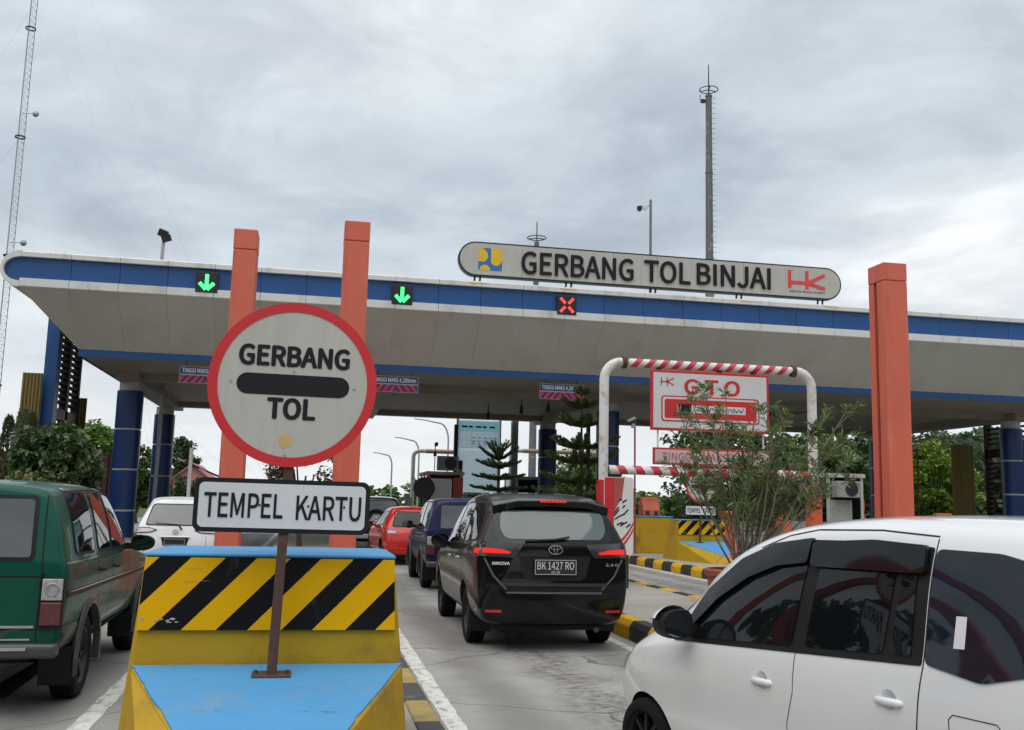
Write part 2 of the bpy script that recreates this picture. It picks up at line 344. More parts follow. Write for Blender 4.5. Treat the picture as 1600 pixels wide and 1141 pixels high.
# dirt trail, hairline grain and tyre polish on the concrete
def concrete_nodes():
    nt = conc.node_tree; N = nt.nodes.new; K = nt.links.new; b = nt.nodes['Principled BSDF']
    src = b.inputs['Base Color'].links[0].from_socket
    g = N('ShaderNodeNewGeometry')
    sp = N('ShaderNodeSeparateXYZ'); K(g.outputs['Position'], sp.inputs[0])
    # oil and dirt trail along the middle of each lane (lanes 4.95 m apart)
    a = N('ShaderNodeMath'); a.operation = 'ADD'; a.inputs[1].default_value = -2.36 + 4.95 / 2 + 49.5; K(sp.outputs[0], a.inputs[0])
    md = N('ShaderNodeMath'); md.operation = 'MODULO'; md.inputs[1].default_value = 4.95; K(a.outputs[0], md.inputs[0])
    c = N('ShaderNodeMath'); c.operation = 'SUBTRACT'; c.inputs[1].default_value = 4.95 / 2; K(md.outputs[0], c.inputs[0])
    nz = N('ShaderNodeTexNoise'); nz.inputs['Scale'].default_value = 1.1; nz.inputs['Detail'].default_value = 3
    K(g.outputs['Position'], nz.inputs['Vector'])
    ns = N('ShaderNodeMapRange'); ns.inputs['To Min'].default_value = -.55; ns.inputs['To Max'].default_value = .55; K(nz.outputs['Fac'], ns.inputs[0])
    c2 = N('ShaderNodeMath'); c2.operation = 'ADD'; K(c.outputs[0], c2.inputs[0]); K(ns.outputs[0], c2.inputs[1])
    ab = N('ShaderNodeMath'); ab.operation = 'ABSOLUTE'; K(c2.outputs[0], ab.inputs[0])
    bell = N('ShaderNodeMapRange'); bell.inputs['From Min'].default_value = .42; bell.inputs['From Max'].default_value = .02; K(ab.outputs[0], bell.inputs[0])
    mp = N('ShaderNodeMapping'); mp.inputs['Scale'].default_value = (9, 14, 1); K(g.outputs['Position'], mp.inputs[0])
    nf = N('ShaderNodeTexNoise'); nf.inputs['Scale'].default_value = 1.0; nf.inputs['Detail'].default_value = 7; nf.inputs['Roughness'].default_value = .7; K(mp.outputs[0], nf.inputs['Vector'])
    th = N('ShaderNodeMapRange'); th.inputs['From Min'].default_value = .40; th.inputs['From Max'].default_value = .62; K(nf.outputs['Fac'], th.inputs[0])
    mm = N('ShaderNodeMath'); mm.operation = 'MULTIPLY'; K(bell.outputs[0], mm.inputs[0]); K(th.outputs[0], mm.inputs[1])
    mm2 = N('ShaderNodeMath'); mm2.operation = 'MULTIPLY'; mm2.inputs[1].default_value = .95; K(mm.outputs[0], mm2.inputs[0])
    mx = N('ShaderNodeMix'); mx.data_type = 'RGBA'; K(mm2.outputs[0], mx.inputs[0]); K(src, mx.inputs[6]); mx.inputs[7].default_value = (.07, .06, .05, 1)
    # darker, rubbered wheel tracks either side of each lane's middle
    ab0 = N('ShaderNodeMath'); ab0.operation = 'ABSOLUTE'; K(c.outputs[0], ab0.inputs[0])
    of = N('ShaderNodeMath'); of.operation = 'SUBTRACT'; of.inputs[1].default_value = .78; K(ab0.outputs[0], of.inputs[0])
    ow = N('ShaderNodeMath'); ow.operation = 'MULTIPLY_ADD'; ow.inputs[1].default_value = .35; K(ns.outputs[0], ow.inputs[0]); K(of.outputs[0], ow.inputs[2])
    oa = N('ShaderNodeMath'); oa.operation = 'ABSOLUTE'; K(ow.outputs[0], oa.inputs[0])
    tb = N('ShaderNodeMapRange'); tb.interpolation_type = 'SMOOTHSTEP'; tb.inputs['From Min'].default_value = .38; tb.inputs['From Max'].default_value = .05; tb.inputs['To Max'].default_value = .48; K(oa.outputs[0], tb.inputs[0])
    mt = N('ShaderNodeMix'); mt.data_type = 'RGBA'; K(tb.outputs[0], mt.inputs[0]); K(mx.outputs[2], mt.inputs[6]); mt.inputs[7].default_value = (.11, .10, .09, 1)
    # round oil drips
    vd = N('ShaderNodeTexVoronoi'); vd.inputs['Scale'].default_value = 1.6; vd.inputs['Randomness'].default_value = 1; K(g.outputs['Position'], vd.inputs['Vector'])
    dr = N('ShaderNodeMapRange'); dr.inputs['From Min'].default_value = .075; dr.inputs['From Max'].default_value = .03; dr.inputs['To Max'].default_value = .55; K(vd.outputs['Distance'], dr.inputs[0])
    md2 = N('ShaderNodeMix'); md2.data_type = 'RGBA'; K(dr.outputs[0], md2.inputs[0]); K(mt.outputs[2], md2.inputs[6]); md2.inputs[7].default_value = (.06, .055, .05, 1)
    mx = md2
    # aggregate speckle
    sk = N('ShaderNodeTexNoise'); sk.inputs['Scale'].default_value = 85; sk.inputs['Detail'].default_value = 3; K(g.outputs['Position'], sk.inputs['Vector'])
    sr = N('ShaderNodeMapRange'); sr.inputs['From Min'].default_value = .35; sr.inputs['From Max'].default_value = .65; sr.inputs['To Min'].default_value = .82; sr.inputs['To Max'].default_value = 1.14; K(sk.outputs['Fac'], sr.inputs[0])
    vm = N('ShaderNodeVectorMath'); vm.operation = 'SCALE'; K(mx.outputs[2], vm.inputs[0]); K(sr.outputs[0], vm.inputs['Scale'])
    # thin cracks
    vo = N('ShaderNodeTexVoronoi'); vo.feature = 'DISTANCE_TO_EDGE'; vo.inputs['Scale'].default_value = .45
    wn = N('ShaderNodeTexNoise'); wn.inputs['Scale'].default_value = 2.2; wn.inputs['Detail'].default_value = 5; K(g.outputs['Position'], wn.inputs['Vector'])
    wa = N('ShaderNodeMix'); wa.data_type = 'RGBA'; wa.inputs[0].default_value = .22; K(g.outputs['Position'], wa.inputs[6]); K(wn.outputs['Color'], wa.inputs[7]); K(wa.outputs[2], vo.inputs['Vector'])
    cr = N('ShaderNodeMapRange'); cr.inputs['From Min'].default_value = .0; cr.inputs['From Max'].default_value = .005; cr.inputs['To Min'].default_value = .32; K(vo.outputs['Distance'], cr.inputs[0])
    vm2 = N('ShaderNodeVectorMath'); vm2.operation = 'SCALE'; K(vm.outputs[0], vm2.inputs[0]); K(cr.outputs[0], vm2.inputs['Scale'])
    K(vm2.outputs[0], b.inputs['Base Color'])
concrete_nodes()
me = slab_mesh(4.942, 4.79); me.materials.append(conc)
for i in range(-2, 6):
    for j in range(-2, 9):
        o = link('slab', me, road); o.location = (i * 4.95 + 2.3, 1.6 + j * 4.8 + 2.4 - .2, 0)
b = MB(); b.box((10, 86, -.012), (44, 84, .024)); b.build('road_surface', mat('far_concrete', (.27, .255, .235), .85, var=.15), road)
def marking(x0, x1, y0, y1, seed):
    """painted line with a worn, slightly ragged edge"""
    r = random.Random(seed); n = int((y1 - y0) / .12); V = []; F = []
    for k in range(n + 1):
        y = y0 + (y1 - y0) * k / n; V += [(x0 + r.uniform(-.008, .008), y, .004), (x1 + r.uniform(-.008, .008), y, .004)]
        if k: F.append((2 * k - 2, 2 * k - 1, 2 * k + 1, 2 * k))
    b = MB(); b.add(V, F); return struct(b.build('lane_marking', M_['line']))
for k, (x0, x1, y0) in enumerate(((-1.50, -1.36, 2), (.99, 1.13, 2), (3.44, 3.56, 7), (6.02, 6.14, 7), (8.40, 8.52, 11), (-4.0, -3.88, 14))):
    marking(x0, x1, y0, 46, k)
# islands with painted kerb stones
KL = .65
bm_ = MB(); bm_.prism([(0, 0), (.20, 0), (.20, .22), (.05, .22), (.0, .15)], .004, KL - .004, 'Y')
ky_me = bm_.mesh('kerb_stone', M_['ky']); kb_me = bm_.mesh('kerb_stone', M_['kb']); kyw_me = bm_.mesh('kerb_stone', M_['kyw']); kbw_me = bm_.mesh('kerb_stone', M_['kbw'])
bm_ = MB(); bm_.prism([(0, 0), (-.20, 0), (-.20, .22), (-.05, .22), (.0, .15)], .004, KL - .004, 'Y')
kyr_me = bm_.mesh('kerb_stone', M_['ky']); kbr_me = bm_.mesh('kerb_stone', M_['kb']); kyrw_me = bm_.mesh('kerb_stone', M_['kyw']); kbrw_me = bm_.mesh('kerb_stone', M_['kbw'])
for (x0, x1, y0, y1, ph) in ((-6.2, -4.1, 18.6, 48, 0), (-.98, .88, 2.3, 48, 0), (3.72, 5.92, 8.1, 48, 1), (8.68, 10.9, 12.2, 48, 0), (13.6, 15.8, 18.6, 48, 0)):
    b = MB(); b.bb(x0 + .2, x1 - .2, y0 + .2, y1, -.02, .205)
    isl = struct(b.build('traffic_island', M_['isl']))
    n = int((y1 - y0) / KL); worn = x0 == -.98
    mL, mR = ((ky_me, kb_me), (kyr_me, kbr_me)) if not worn else ((kyw_me, kbw_me), (kyrw_me, kbrw_me))
    for k in range(n):
        last = 34
        if k > last: break
        y = y0 + k * KL
        o = link('kerb_stone', mL[(k + ph) % 2], isl, .012); o.location = (x0, y, 0)
        o = link('kerb_stone', mR[(k + ph) % 2], isl, .012); o.location = (x1, y, 0)
    ye = y0 + min(n, last + 1) * KL
    if ye < y1 - .1:
        b = MB(); b.bb(x0, x0 + .2, ye, y1, 0, .22); b.bb(x1 - .2, x1, ye, y1, 0, .22); b.build('far_kerb', M_['isl'], isl)
    m_ = int((x1 - x0 - .4) / KL * 1.0) ; wd = (x1 - x0 - .41) / m_
    for k in range(m_):
        b = MB(); b.prism([(y0, 0), (y0 + .2, 0), (y0 + .2, .22), (y0 + .05, .22), (y0, .15)], x0 + .205 + k * wd, x0 + .205 + (k + 1) * wd - .006, 'X')
        b.build('kerb_stone', (M_['ky'], M_['kb'])[(k + ph) % 2], isl, bev=.012)

# ================================================================ crash barriers at the island heads
def crash_barrier(name, label, loc, group):
    t = thing(name, label, 'barrier', loc, 0, group)     # origin on the ground under the sign post
    xl, xr, xlt, xrt = -.765, .735, -.655, .605            # foot and top half widths
    g = .0
    # wall block (tapered)
    b = MB()
    V = [(xl, .05, g), (xr, .05, g), (xr, 1.1, g), (xl, 1.1, g), (-.66, .05, 1.235), (.60, .05, 1.235), (.60, .71, 1.235), (-.66, .71, 1.235)]
    b.add(V, [(0, 3, 2, 1), (4, 5, 6, 7), (0, 1, 5, 4), (1, 2, 6, 5), (2, 3, 7, 6), (3, 0, 4, 7)])
    b.build('wall_block', M_['bary'], t, bev=.025, seg=3)
    b = MB()
    V = [(-.668, .036, 1.228), (.608, .036, 1.228), (.608, .73, 1.228), (-.668, .73, 1.228), (-.668, .036, 1.246), (.608, .036, 1.246), (.608, .73, 1.246), (-.668, .73, 1.246),
         (-.61, .11, 1.258), (.55, .11, 1.258), (.55, .62, 1.258), (-.61, .62, 1.258)]
    F = [(0, 3, 2, 1)] + [(a, a + 1 if a % 4 < 3 else a - 3, (a + 1 if a % 4 < 3 else a - 3) + 4, a + 4) for a in range(8)] + [(8, 9, 10, 11)]
    b.add(V, F); b.build('cap', M_['barb'], t, bev=.02, seg=3)
    # prow in front
    b = MB()
    top = [(-.69, .045, .69), (.665, .045, .69), (.0, -1.75, .36)]; bot = [(-.765, .045, g), (.735, .045, g), (.22, -2.15, g), (-.22, -2.15, g)]
    V = top + bot
    b.add(V, [(0, 2, 6, 3), (2, 1, 4, 5), (2, 5, 6), (3, 6, 5, 4), (0, 3, 4, 1), (0, 1, 2)])
    b.build('prow', M_['bary'], t, bev=.02, seg=3)
    # blue top of the prow, a thin painted screed 5 mm proud
    b = MB()
    n = Vector(top[1]) - Vector(top[0]); q = Vector(top[2]) - Vector(top[0]); nn = n.cross(q).normalized()
    if nn.z < 0: nn = -nn
    tp = [Vector(p) for p in top]; cc = (tp[0] + tp[1] + tp[2]) / 3; tp = [p + (cc - p) * .008 for p in tp]
    rj = random.Random(6); ol = []
    for p, q in ((tp[0], tp[1]), (tp[1], tp[2]), (tp[2], tp[0])):          # hand-painted, slightly wavering edge
        m_ = 44
        for k in range(m_):
            w_ = p.lerp(q, k / m_); ol.append(w_ + (cc - w_).normalized() * (0 if k == 0 else abs(rj.gauss(0, .0035)) + .003 * math.sin(k * .5)))
    k = len(ol); b.add([p - nn * .01 for p in ol] + [p + nn * .006 for p in ol], [tuple(range(k))[::-1], tuple(range(k, 2 * k))] + [(i, (i + 1) % k, (i + 1) % k + k, i + k) for i in range(k)])
    b.build('prow_top', M_['barb'], t)
    # striped plate
    P0 = [(-.676, .865), (.615, .865), (.600, 1.226), (-.655, 1.226)]
    def yy(z): return .05 - .022
    b = MB(); b.prism(P0, yy(0), yy(0) + .02, 'Y'); pl = b.build('striped_plate', M_['strb'], t)
    for q in stripe_polys(P0, .325, .52, .98, -1.31):
        b = MB(); b.prism(q, yy(0) - .003, yy(0) + .001, 'Y'); b.build('stripe', M_['stry'], pl)
    return t
def chips(t):
    # chipped paint at the plate's corners
    r = random.Random(3)
    b = MB()
    for (cx, cz, n, sx, sz) in ((-.62, 1.20, 9, .07, .022), (-.52, .915, 6, .07, .02), (-.655, .93, 4, .012, .03)):
        for k in range(n):
            x, z = cx + r.gauss(0, sx * .5), cz + r.gauss(0, sz * .6)
            if not -.655 < x < .59 or not .87 < z < 1.185: continue
            p = [(x + r.uniform(.3, 1) * .011 * math.cos(a) * r.uniform(.8, 2.2), z + r.uniform(.3, 1) * .007 * math.sin(a)) for a in (i * 1.047 for i in range(6))]
            b.prism(p, .0235, .0262, 'Y')
    for k in range(3):                                   # long scratches
        x, z = r.uniform(-.6, -.45), r.uniform(1.09, 1.17); L_ = r.uniform(.05, .16); b.prism([(x, z), (x + L_, z + r.uniform(-.012, .004)), (x + L_ * .6, z + .003)], .0237, .0262, 'Y')
    stuff(b.build('chipped_paint', mat('bare_concrete', (.45, .42, .37), .9, var=.3, scale=30), t))
BX, BY = -.15, 5.31
bar1 = crash_barrier('crash_barrier', 'large yellow and blue crash barrier with black stripes in the foreground', (BX, BY, 0), 'island head crash barriers')
chips(bar1)
bar3 = copy_tree(bar1); bar3['label'] = 'striped yellow crash barrier behind the oleander bush, beside the electronic toll lane'
bar3.location = (10.12, 24.7, .0); bar3.name = 'crash_barrier'

def toll_sign(label, loc, s=1.0):
    t = thing('toll_sign', label, 'sign', loc, 0, 'gerbang tol signs on island heads')
    zb = .655
    b = MB()
    b.box((0, -.12, zb + .012), (.19, .085, .016), rx=R(10)); bp = b.build('base_plate', M_['rust'], t, bev=.003)
    for dx in (-.075, .075):
        b = MB(); b.tube([(dx, -.12, zb + .02), (dx, -.12, zb + .036)], .009, 6); b.build('bolt', M_['rust'], bp)
    b = MB()
    for x in (0,): b.add([(-.024, -.144, zb + .01), (.024, -.144, zb + .01), (.024, -.096, zb + .01), (-.024, -.096, zb + .01), (.014, -.144, 1.95), (.062, -.144, 1.95), (.062, -.096, 1.95), (.014, -.096, 1.95)],
                     [(0, 3, 2, 1), (4, 5, 6, 7), (0, 1, 5, 4), (1, 2, 6, 5), (2, 3, 7, 6), (3, 0, 4, 7)])
    b.build('post', M_['rust'], t, bev=.004)
    # round plate
    y0 = -.150
    rp = bpy.data.objects.new('round_plate', None)
    D = .423
    b = MB(); n = 64
    ring = [(D * math.cos(2 * math.pi * k / n), D * math.sin(2 * math.pi * k / n)) for k in range(n)]
    b.prism(ring, y0 - .006, y0, 'Y')
    rp = b.build('round_plate', M_['signw'], t, loc=(.030, 0, 2.117)); rp.rotation_euler = (0, R(.6), 0)
    b = MB(); ri = .376
    V = []; F = []
    for k in range(n):
        c, s_ = math.cos(2 * math.pi * k / n), math.sin(2 * math.pi * k / n)
        V += [(D * 1.004 * c, y0 - .009, D * 1.004 * s_), (ri * c, y0 - .009, ri * s_), (ri * c, y0 - .004, ri * s_), (D * 1.004 * c, y0 + .002, D * 1.004 * s_)]
    for k in range(n):
        a, e = 4 * k, 4 * ((k + 1) % n)
        for i in range(4): F.append((a + i, e + i, e + (i + 1) % 4, a + (i + 1) % 4))
    b.add(V, F); b.build('red_ring', M_['red'], rp)
    b = MB(); b.prism(rrect(-.282, .284, -.060, .048, .053, 8), y0 - .008, y0 - .004, 'Y'); b.build('bar', M_['ink'], rp)
    text('GERBANG', .560, .108, M_['ink'], rp, (.0, y0 - .0065, .142), bold=.05)
    text('TOL', .245, .110, M_['ink'], rp, (-.002, y0 - .0065, -.128), bold=.05)
    b = MB(); b.prism([(-.02 + .037 * math.cos(a) * (1 + .06 * math.sin(5 * a)), -.292 + .037 * math.sin(a) * (1 + .08 * math.cos(3 * a))) for a in (k * .2618 for k in range(24))], y0 - .0072, y0 - .004, 'Y')
    b.build('rust_spot', M_['rustw'], rp)
    for px, pz in ((-.31, 0), (.31, -.01), (0, .065), (-.02, -.365)):
        b = MB(); b.tube([(px, y0 - .005, pz), (px, y0 - .010, pz)], .006, 8); b.build('rivet', M_['galv'], rp)
    # rectangular plate
    b = MB(); b.prism(rrect(-.434, .434, -.134, .134, .042, 6), y0 - .004, y0, 'Y')
    pp = b.build('text_plate', M_['ink'], t, loc=(.012, 0, 1.495)); pp.rotation_euler = (0, R(.35), 0)
    b = MB(); b.prism(rrect(-.411, .411, -.111, .111, .026, 6), y0 - .0065, y0 - .003, 'Y'); b.build('white_field', M_['signw2'], pp)
    text('TEMPEL', .385, .122, M_['ink'], pp, (-.192, y0 - .007, 0), bold=.018)
    text('KARTU', .325, .122, M_['ink'], pp, (.228, y0 - .007, -.004), bold=.018)
    for px in (-.275, -.115, .125, .305):
        b = MB(); b.tube([(px, y0 - .006, .004), (px, y0 - .011, .004)], .006, 8); b.build('rivet', M_['dark'], pp)
    return t
sg1 = toll_sign('large round red rimmed GERBANG TOL sign over TEMPEL KARTU plate in the foreground', (BX, BY, 0))
sg3 = copy_tree(sg1); sg3.location = (9.98, 24.7, .0); sg3['label'] = 'distant round red rimmed toll sign half hidden behind the oleander bush'
# wall block behind the second barrier
t = thing('barrier_wall', 'plain yellow concrete wall with blue top behind the distant striped barrier', 'barrier', (10.0, 28.3, .2))
b = MB(); b.bb(-.64, .62, 0, 4.6, 0, 1.06); b.build('wall_block', M_['bary'], t, bev=.03)
b = MB(); b.bb(-.66, .64, -.02, 4.62, 1.062, 1.10); b.build('cap', M_['barb'], t, bev=.015)

# ================================================================ toll gate canopy
GX0, GX1, GY = -8.27, 28.27, 27.3
can = thing('toll_gate_canopy', 'long white and blue toll gate canopy spanning all lanes', 'canopy', (10, 36, 0))
can.location = (0, 0, 0)
def panel(name, poly, m, y0=None, y1=None):
    b = MB(); b.add(poly, [tuple(range(len(poly)))]); return b
PW = 1.2262; NP = 29; PX0 = 10 - PW * NP / 2        # straight part of the fascia
rad = .49; zc = 7.37
gap = .006
GYB = 45.4
def bx(name, x0, x1, y0, y1, z0, z1, m, bev=.0):
    b = MB(); b.bb(x0, x1, y0, y1, z0, z1); return b.build(name, m, can, bev=bev)
for k in range(NP):
    x0, x1 = PX0 + k * PW + gap, PX0 + (k + 1) * PW - gap
    # trims stand proud of the blue band
    b = MB(); b.prism([(GY, 7.70), (GY, 7.82), (GY + .05, 7.86), (GY + .9, 7.89), (GY + .9, 7.80), (GY + .14, 7.70)], x0, x1, 'X'); b.build('top_trim_panel', M_['acp'], can)
    bx('blue_panel', x0, x1, GY + .12, GY + .16, 7.128, 7.695, M_['blue'])
    b = MB(); b.prism([(GY, 6.91), (GY, 7.12), (GY + .14, 7.12), (GY + .14, 6.88), (GY + .04, 6.88)], x0, x1, 'X'); b.build('lower_trim_panel', M_['acp'], can)
# stadium ends
for sgn, xe in ((-1, PX0), (1, PX0 + PW * NP)):
    def ann(r0, r1, y0, y1, nm, m):
        b = MB(); P = arc(xe, zc, r1, 90, 90 + sgn * -180, 14)
        Q = arc(xe, zc, r0 + .09, 90, 90 + sgn * -180, 14, r0)
        b.prism(P + Q[::-1], y0, y1, 'Y'); return b.build(nm, m, can, smooth=True)
    ann(.325, rad, GY, GYB, 'end_trim', M_['acp'])
    b = MB(); b.prism(arc(xe - sgn * .008, zc, .405, 90, 90 + sgn * -180, 14, .32), GY + .12, GY + .16, 'Y'); b.build('blue_panel', M_['blue'], can)
# backing core so nothing shows through the joints
bx('core', PX0 + .02, PX0 + PW * NP - .02, GY + .17, GY + .5, 6.95, 7.80, M_['dark'])
bx('roof', PX0, PX0 + PW * NP, GY + .9, GYB, 7.72, 7.84, M_['acp'])
# soffit: sloping panels from the lower trim to the blue strip
SY, SZ = 28.9, 5.53
IX0, IX1 = -6.54, 26.54
yt, zt = GY + .05, 6.885
for k in range(NP):
    x0, x1 = PX0 + k * PW + .002, PX0 + (k + 1) * PW - .002
    def hip(x): # where the side slope cuts this panel: returns the lowest fraction reached
        if x < IX0: return (x - PX0) / (IX0 - PX0)
        if x > IX1: return (PX0 + PW * NP - x) / (PX0 + PW * NP - IX1)
        return 1
    a, c = max(0, hip(x0)), max(0, hip(x1))
    pts = [(x0, yt, zt), (x1, yt, zt)]
    if c > 0: pts.append((x1, yt + (SY - yt) * c, zt + (SZ - zt) * c))
    if x0 < IX0 < x1: pts.append((IX0, SY, SZ))
    if x0 < IX1 < x1: pts.append((IX1, SY, SZ))
    if a > 0: pts.append((x0, yt + (SY - yt) * a, zt + (SZ - zt) * a))
    nn = Vector((0, zt - SZ, -(yt - SY))).normalized() * .02   # thickness upwards
    nn = Vector((0, .016, .018))
    n = len(pts); b = MB(); V = [Vector(p) for p in pts] + [Vector(p) + nn for p in pts]
    b.add(V, [tuple(range(n)), tuple(range(2 * n - 1, n - 1, -1))] + [(i, (i + 1) % n, (i + 1) % n + n, i + n) for i in range(n)]); b.build('soffit_panel', M_['sof'], can)
    q0, q1 = max(x0, IX0), min(x1, IX1)
    if q1 - q0 > .05: bx('strip_panel', q0, q1, SY, SY + .04, 5.33, SZ - .004, M_['blue'])
# dark backing above the soffit
b = MB(); b.add([(PX0 + .1, yt + .1, zt + .02), (PX0 + PW * NP - .1, yt + .1, zt + .02), (IX1, SY + .1, SZ + .05), (IX0, SY + .1, SZ + .05)], [(0, 1, 2, 3)]); b.build('soffit_backing', M_['dark'], can)
# side slopes, side strips, back slope
NS = 8
for sgn, xo, xi in ((-1, PX0, IX0), (1, PX0 + PW * NP, IX1)):
    for k in range(NS):
        f0, f1 = k / NS, (k + 1) / NS
        A0, A1 = yt + (GYB - yt) * f0 + .004, yt + (GYB - yt) * f1 - .004
        B0, B1 = SY + (GYB - 1.5 - SY) * f0 + .004, SY + (GYB - 1.5 - SY) * f1 - .004
        b = MB(); p = [(xo, A0, zt), (xo, A1, zt), (xi, B1, SZ), (xi, B0, SZ)]
        b.add(p + [(x - sgn * .02, y, z + .02) for x, y, z in p], [(0, 1, 2, 3), (7, 6, 5, 4), (0, 4, 5, 1), (1, 5, 6, 2), (2, 6, 7, 3), (3, 7, 4, 0)])
        b.build('side_soffit_panel', M_['sof'], can)
        bx('strip_panel', min(xi, xi - sgn * .04), max(xi, xi - sgn * .04), B0, B1, 5.33, SZ - .004, M_['blue'])
b = MB(); b.add([(PX0, GYB, 7.84), (PX0 + PW * NP, GYB, 7.84), (PX0 + PW * NP, GYB, zt), (IX1, GYB - 1.5, SZ), (IX1, GYB - 1.5, 5.34), (IX0, GYB - 1.5, 5.34), (IX0, GYB - 1.5, SZ), (PX0, GYB, zt)], [(0, 1, 2, 3, 6, 7), (3, 4, 5, 6)]); b.build('rear_fascia', M_['sof'], can)
# ceiling: boards across the lanes with shadow gaps, and beams carrying them
b = MB(); yb = SY + .05
while yb < GYB - 1.55:
    b.bb(IX0 + .05, IX1 - .05, yb, yb + .275, 5.36, 5.38); yb += .30
stuff(b.build('ceiling_boards', M_['ceil'], can))
bx('ceiling_deck', IX0 + .04, IX1 - .04, SY + .045, GYB - 1.52, 5.40, 5.46, M_['dark'])
for xb in (-5.8, 2.1, 10, 17.9, 25.9): bx('beam', xb - .35, xb + .35, 32.2, 43.2, 5.10, 5.36, M_['ceil'])
for yb in (33, 42): 
    for xa, xb in ((-5.45, 1.75), (2.45, 9.65), (10.35, 17.55), (18.25, 25.55)): bx('beam', xa, xb, yb - .25, yb + .25, 5.16, 5.36, M_['ceil'])
for k, (xl, yl) in enumerate(((6.55, 37.5), (7.25, 34.6), (8.0, 33.6))):
    lt = thing('ceiling_lamp', ('leftmost of three black pendant lamps under the canopy above the young pine', 'middle of three black pendant lamps under the canopy above the young pine', 'rightmost of three black pendant lamps under the canopy, below the height sign')[k], 'lamp', (xl, yl, 5.36), 0, 'canopy ceiling lamps')
    b = MB(); b.tube([(0, 0, 0), (0, 0, -.32)], .02, 6); b.build('stem', M_['black'], lt); b = MB(); b.lathe([(0, .02), (.05, .02), (.075, -.22), (.06, -.26), (0, -.26)], 12, (0, 0, -.32)); b.build('lamp_shade', M_['black'], lt, smooth=True)

# columns
def column(x, y, label):
    t = thing('canopy_column', label, 'column', (x, y, .2), 0, 'canopy columns')
    b = MB(); b.lathe([(0, 4.6), (.345, 4.6), (.345, 4.92), (0, 4.92)], 28); b.build('shaft_top', mat('column_white', (.55, .545, .52), .55, var=.08), t, smooth=True)
    b = MB(); b.lathe([(0, 0), (.37, 0), (.37, 4.59), (0, 4.59)], 28); b.build('core', M_['acp'], t, smooth=True)
    for z0, z1 in ((.05, .85), (.91, 2.12), (2.18, 3.38), (3.44, 4.62)):
        b = MB(); b.lathe([(.36, z0), (.402, z0), (.402, z1), (.36, z1)], 32); b.build('blue_cladding', M_['nblue'], t, smooth=True)
    return t
column(-5.8, 33, 'blue banded column at the left front of the canopy, behind the green van')
column(-6.0, 42, 'shaded dark blue column at the left rear of the canopy, above the white hatchback')
column(10.0, 33, 'blue banded column behind the left post of the electronic toll lane frame')
column(10.0, 42, 'shaded dark column standing behind the tall pine above the black car')
column(25.95, 33, 'blue banded column at the right edge of the picture')
column(25.9, 42, 'rear right canopy column hidden behind the single orange pillar')
# drain pipe beside the left column
b = MB(); b.tube([(-5.05, 34.2, 0), (-5.0, 34.2, 5.3)], .07, 8); tag(b.build('drain_pipe', M_['galv'], smooth=True), 'thin grey pipe standing beside the left front blue column', 'pipe')

# side screens
def side_screen(label, sgn, x):
    t = thing('side_screen', label, 'screen', (x, 34.0, 0), 0, 'louvred screens at the canopy ends')
    s_ = sgn
    b = MB(); b.bb(-.19, .19, 0, .5, 0, 7.6); b.build('blue_fin', M_['blue'], t)
    b = MB(); b.bb(-.12, .12, 3.6, 3.8, 0, 7.5); b.bb(-.12, .12, 1.95, 2.25, 0, 7.5); b.bb(-.12, .12, .5, .75, 0, 7.5)
    for z in (.2, 4.0, 7.3): b.bb(-.12, .12, .5, 3.7, z, z + .35)
    b.build('louvre_frame', M_['black'], t)
    b = MB()
    for y0, y1 in ((.75, 1.95), (2.25, 3.6)):
        z = .6
        while z < 7.2:
            if not 3.9 < z < 4.4: b.box((0, (y0 + y1) / 2, z), (.16, y1 - y0, .05), ry=R(12 * s_))
            z += .21
    stuff(b.build('louvre_slats', M_['dark'], t))
    kh = mat('khaki_sheet', (.24, .18, .05), .6, var=.2, scale=2, streak=(1, 1, .2))
    for (xa, ya, wd, ht) in (((-.42, -.3, .62, 5.35), (.1, 4.0, .5, 5.0)) if sgn < 0 else ((.62, -.3, .75, 5.35), (-.95, 4.1, 1.1, 4.55))):
        b = MB(); P = []; n = 6
        for k in range(n):
            u = xa - wd / 2 + wd * k / n; d = wd / n
            P += [(u, 0), (u + d * .3, -.05), (u + d * .62, -.05), (u + d * .9, 0)]
        P = P + [(u, v + .025) for u, v in P[::-1]]
        b.prism([(u, v + ya) for u, v in P], .1, ht, 'Z'); b.build('corrugated_sheet', kh, t)
    return t
side_screen('tall blue and black louvred screen at the left end of the canopy', -1, -8.5)
side_screen('tall louvred screen with khaki sheets at the right end of the canopy', 1, 28.5)

# lane signals on the fascia
def lane_signal(x, kind, label):
    t = thing('lane_signal', label, 'lane signal', (x, GY - .02, 7.31), 0, 'lane signals on the canopy')
    b = MB(); b.bb(-.29, .29, 0, .16, -.28, .28); b.build('housing', M_['black'], t, bev=.01)
    g = mat('led_green', (.02, .6, .08), .4, var=0, emit=2.2, emitcol=(.06, 1, .22)); r = mat('led_red', (.8, .04, .03), .4, var=0, emit=1.1, emitcol=(1, .07, .06))
    def seg(x0, z0, x1, z1, wd, m, n=6):
        b = MB(); d = Vector((x1 - x0, 0, z1 - z0)); L = d.length; a = math.atan2(d.z, d.x)
        for k in range(n):
            for j in (-1, 1):
                u = (k + .5) / n; p = Vector((x0, 0, z0)) + d * u + Vector((-math.sin(a), 0, math.cos(a))) * wd * .25 * j
                b.box((p.x, -.012, p.z), (L / n * .82, .02, wd * .42), ry=-a)
        b.build('led_bar', m, t)
    if kind == 'down':
        seg(0, .22, 0, -.20, .10, g, 8); seg(-.19, -.02, -.015, -.205, .10, g); seg(.19, -.02, .015, -.205, .10, g)
    else:
        for a, c in ((1, 1), (1, -1), (-1, 1), (-1, -1)): seg(a * .045, c * .045, a * .20, c * .21, .085, r, 3)
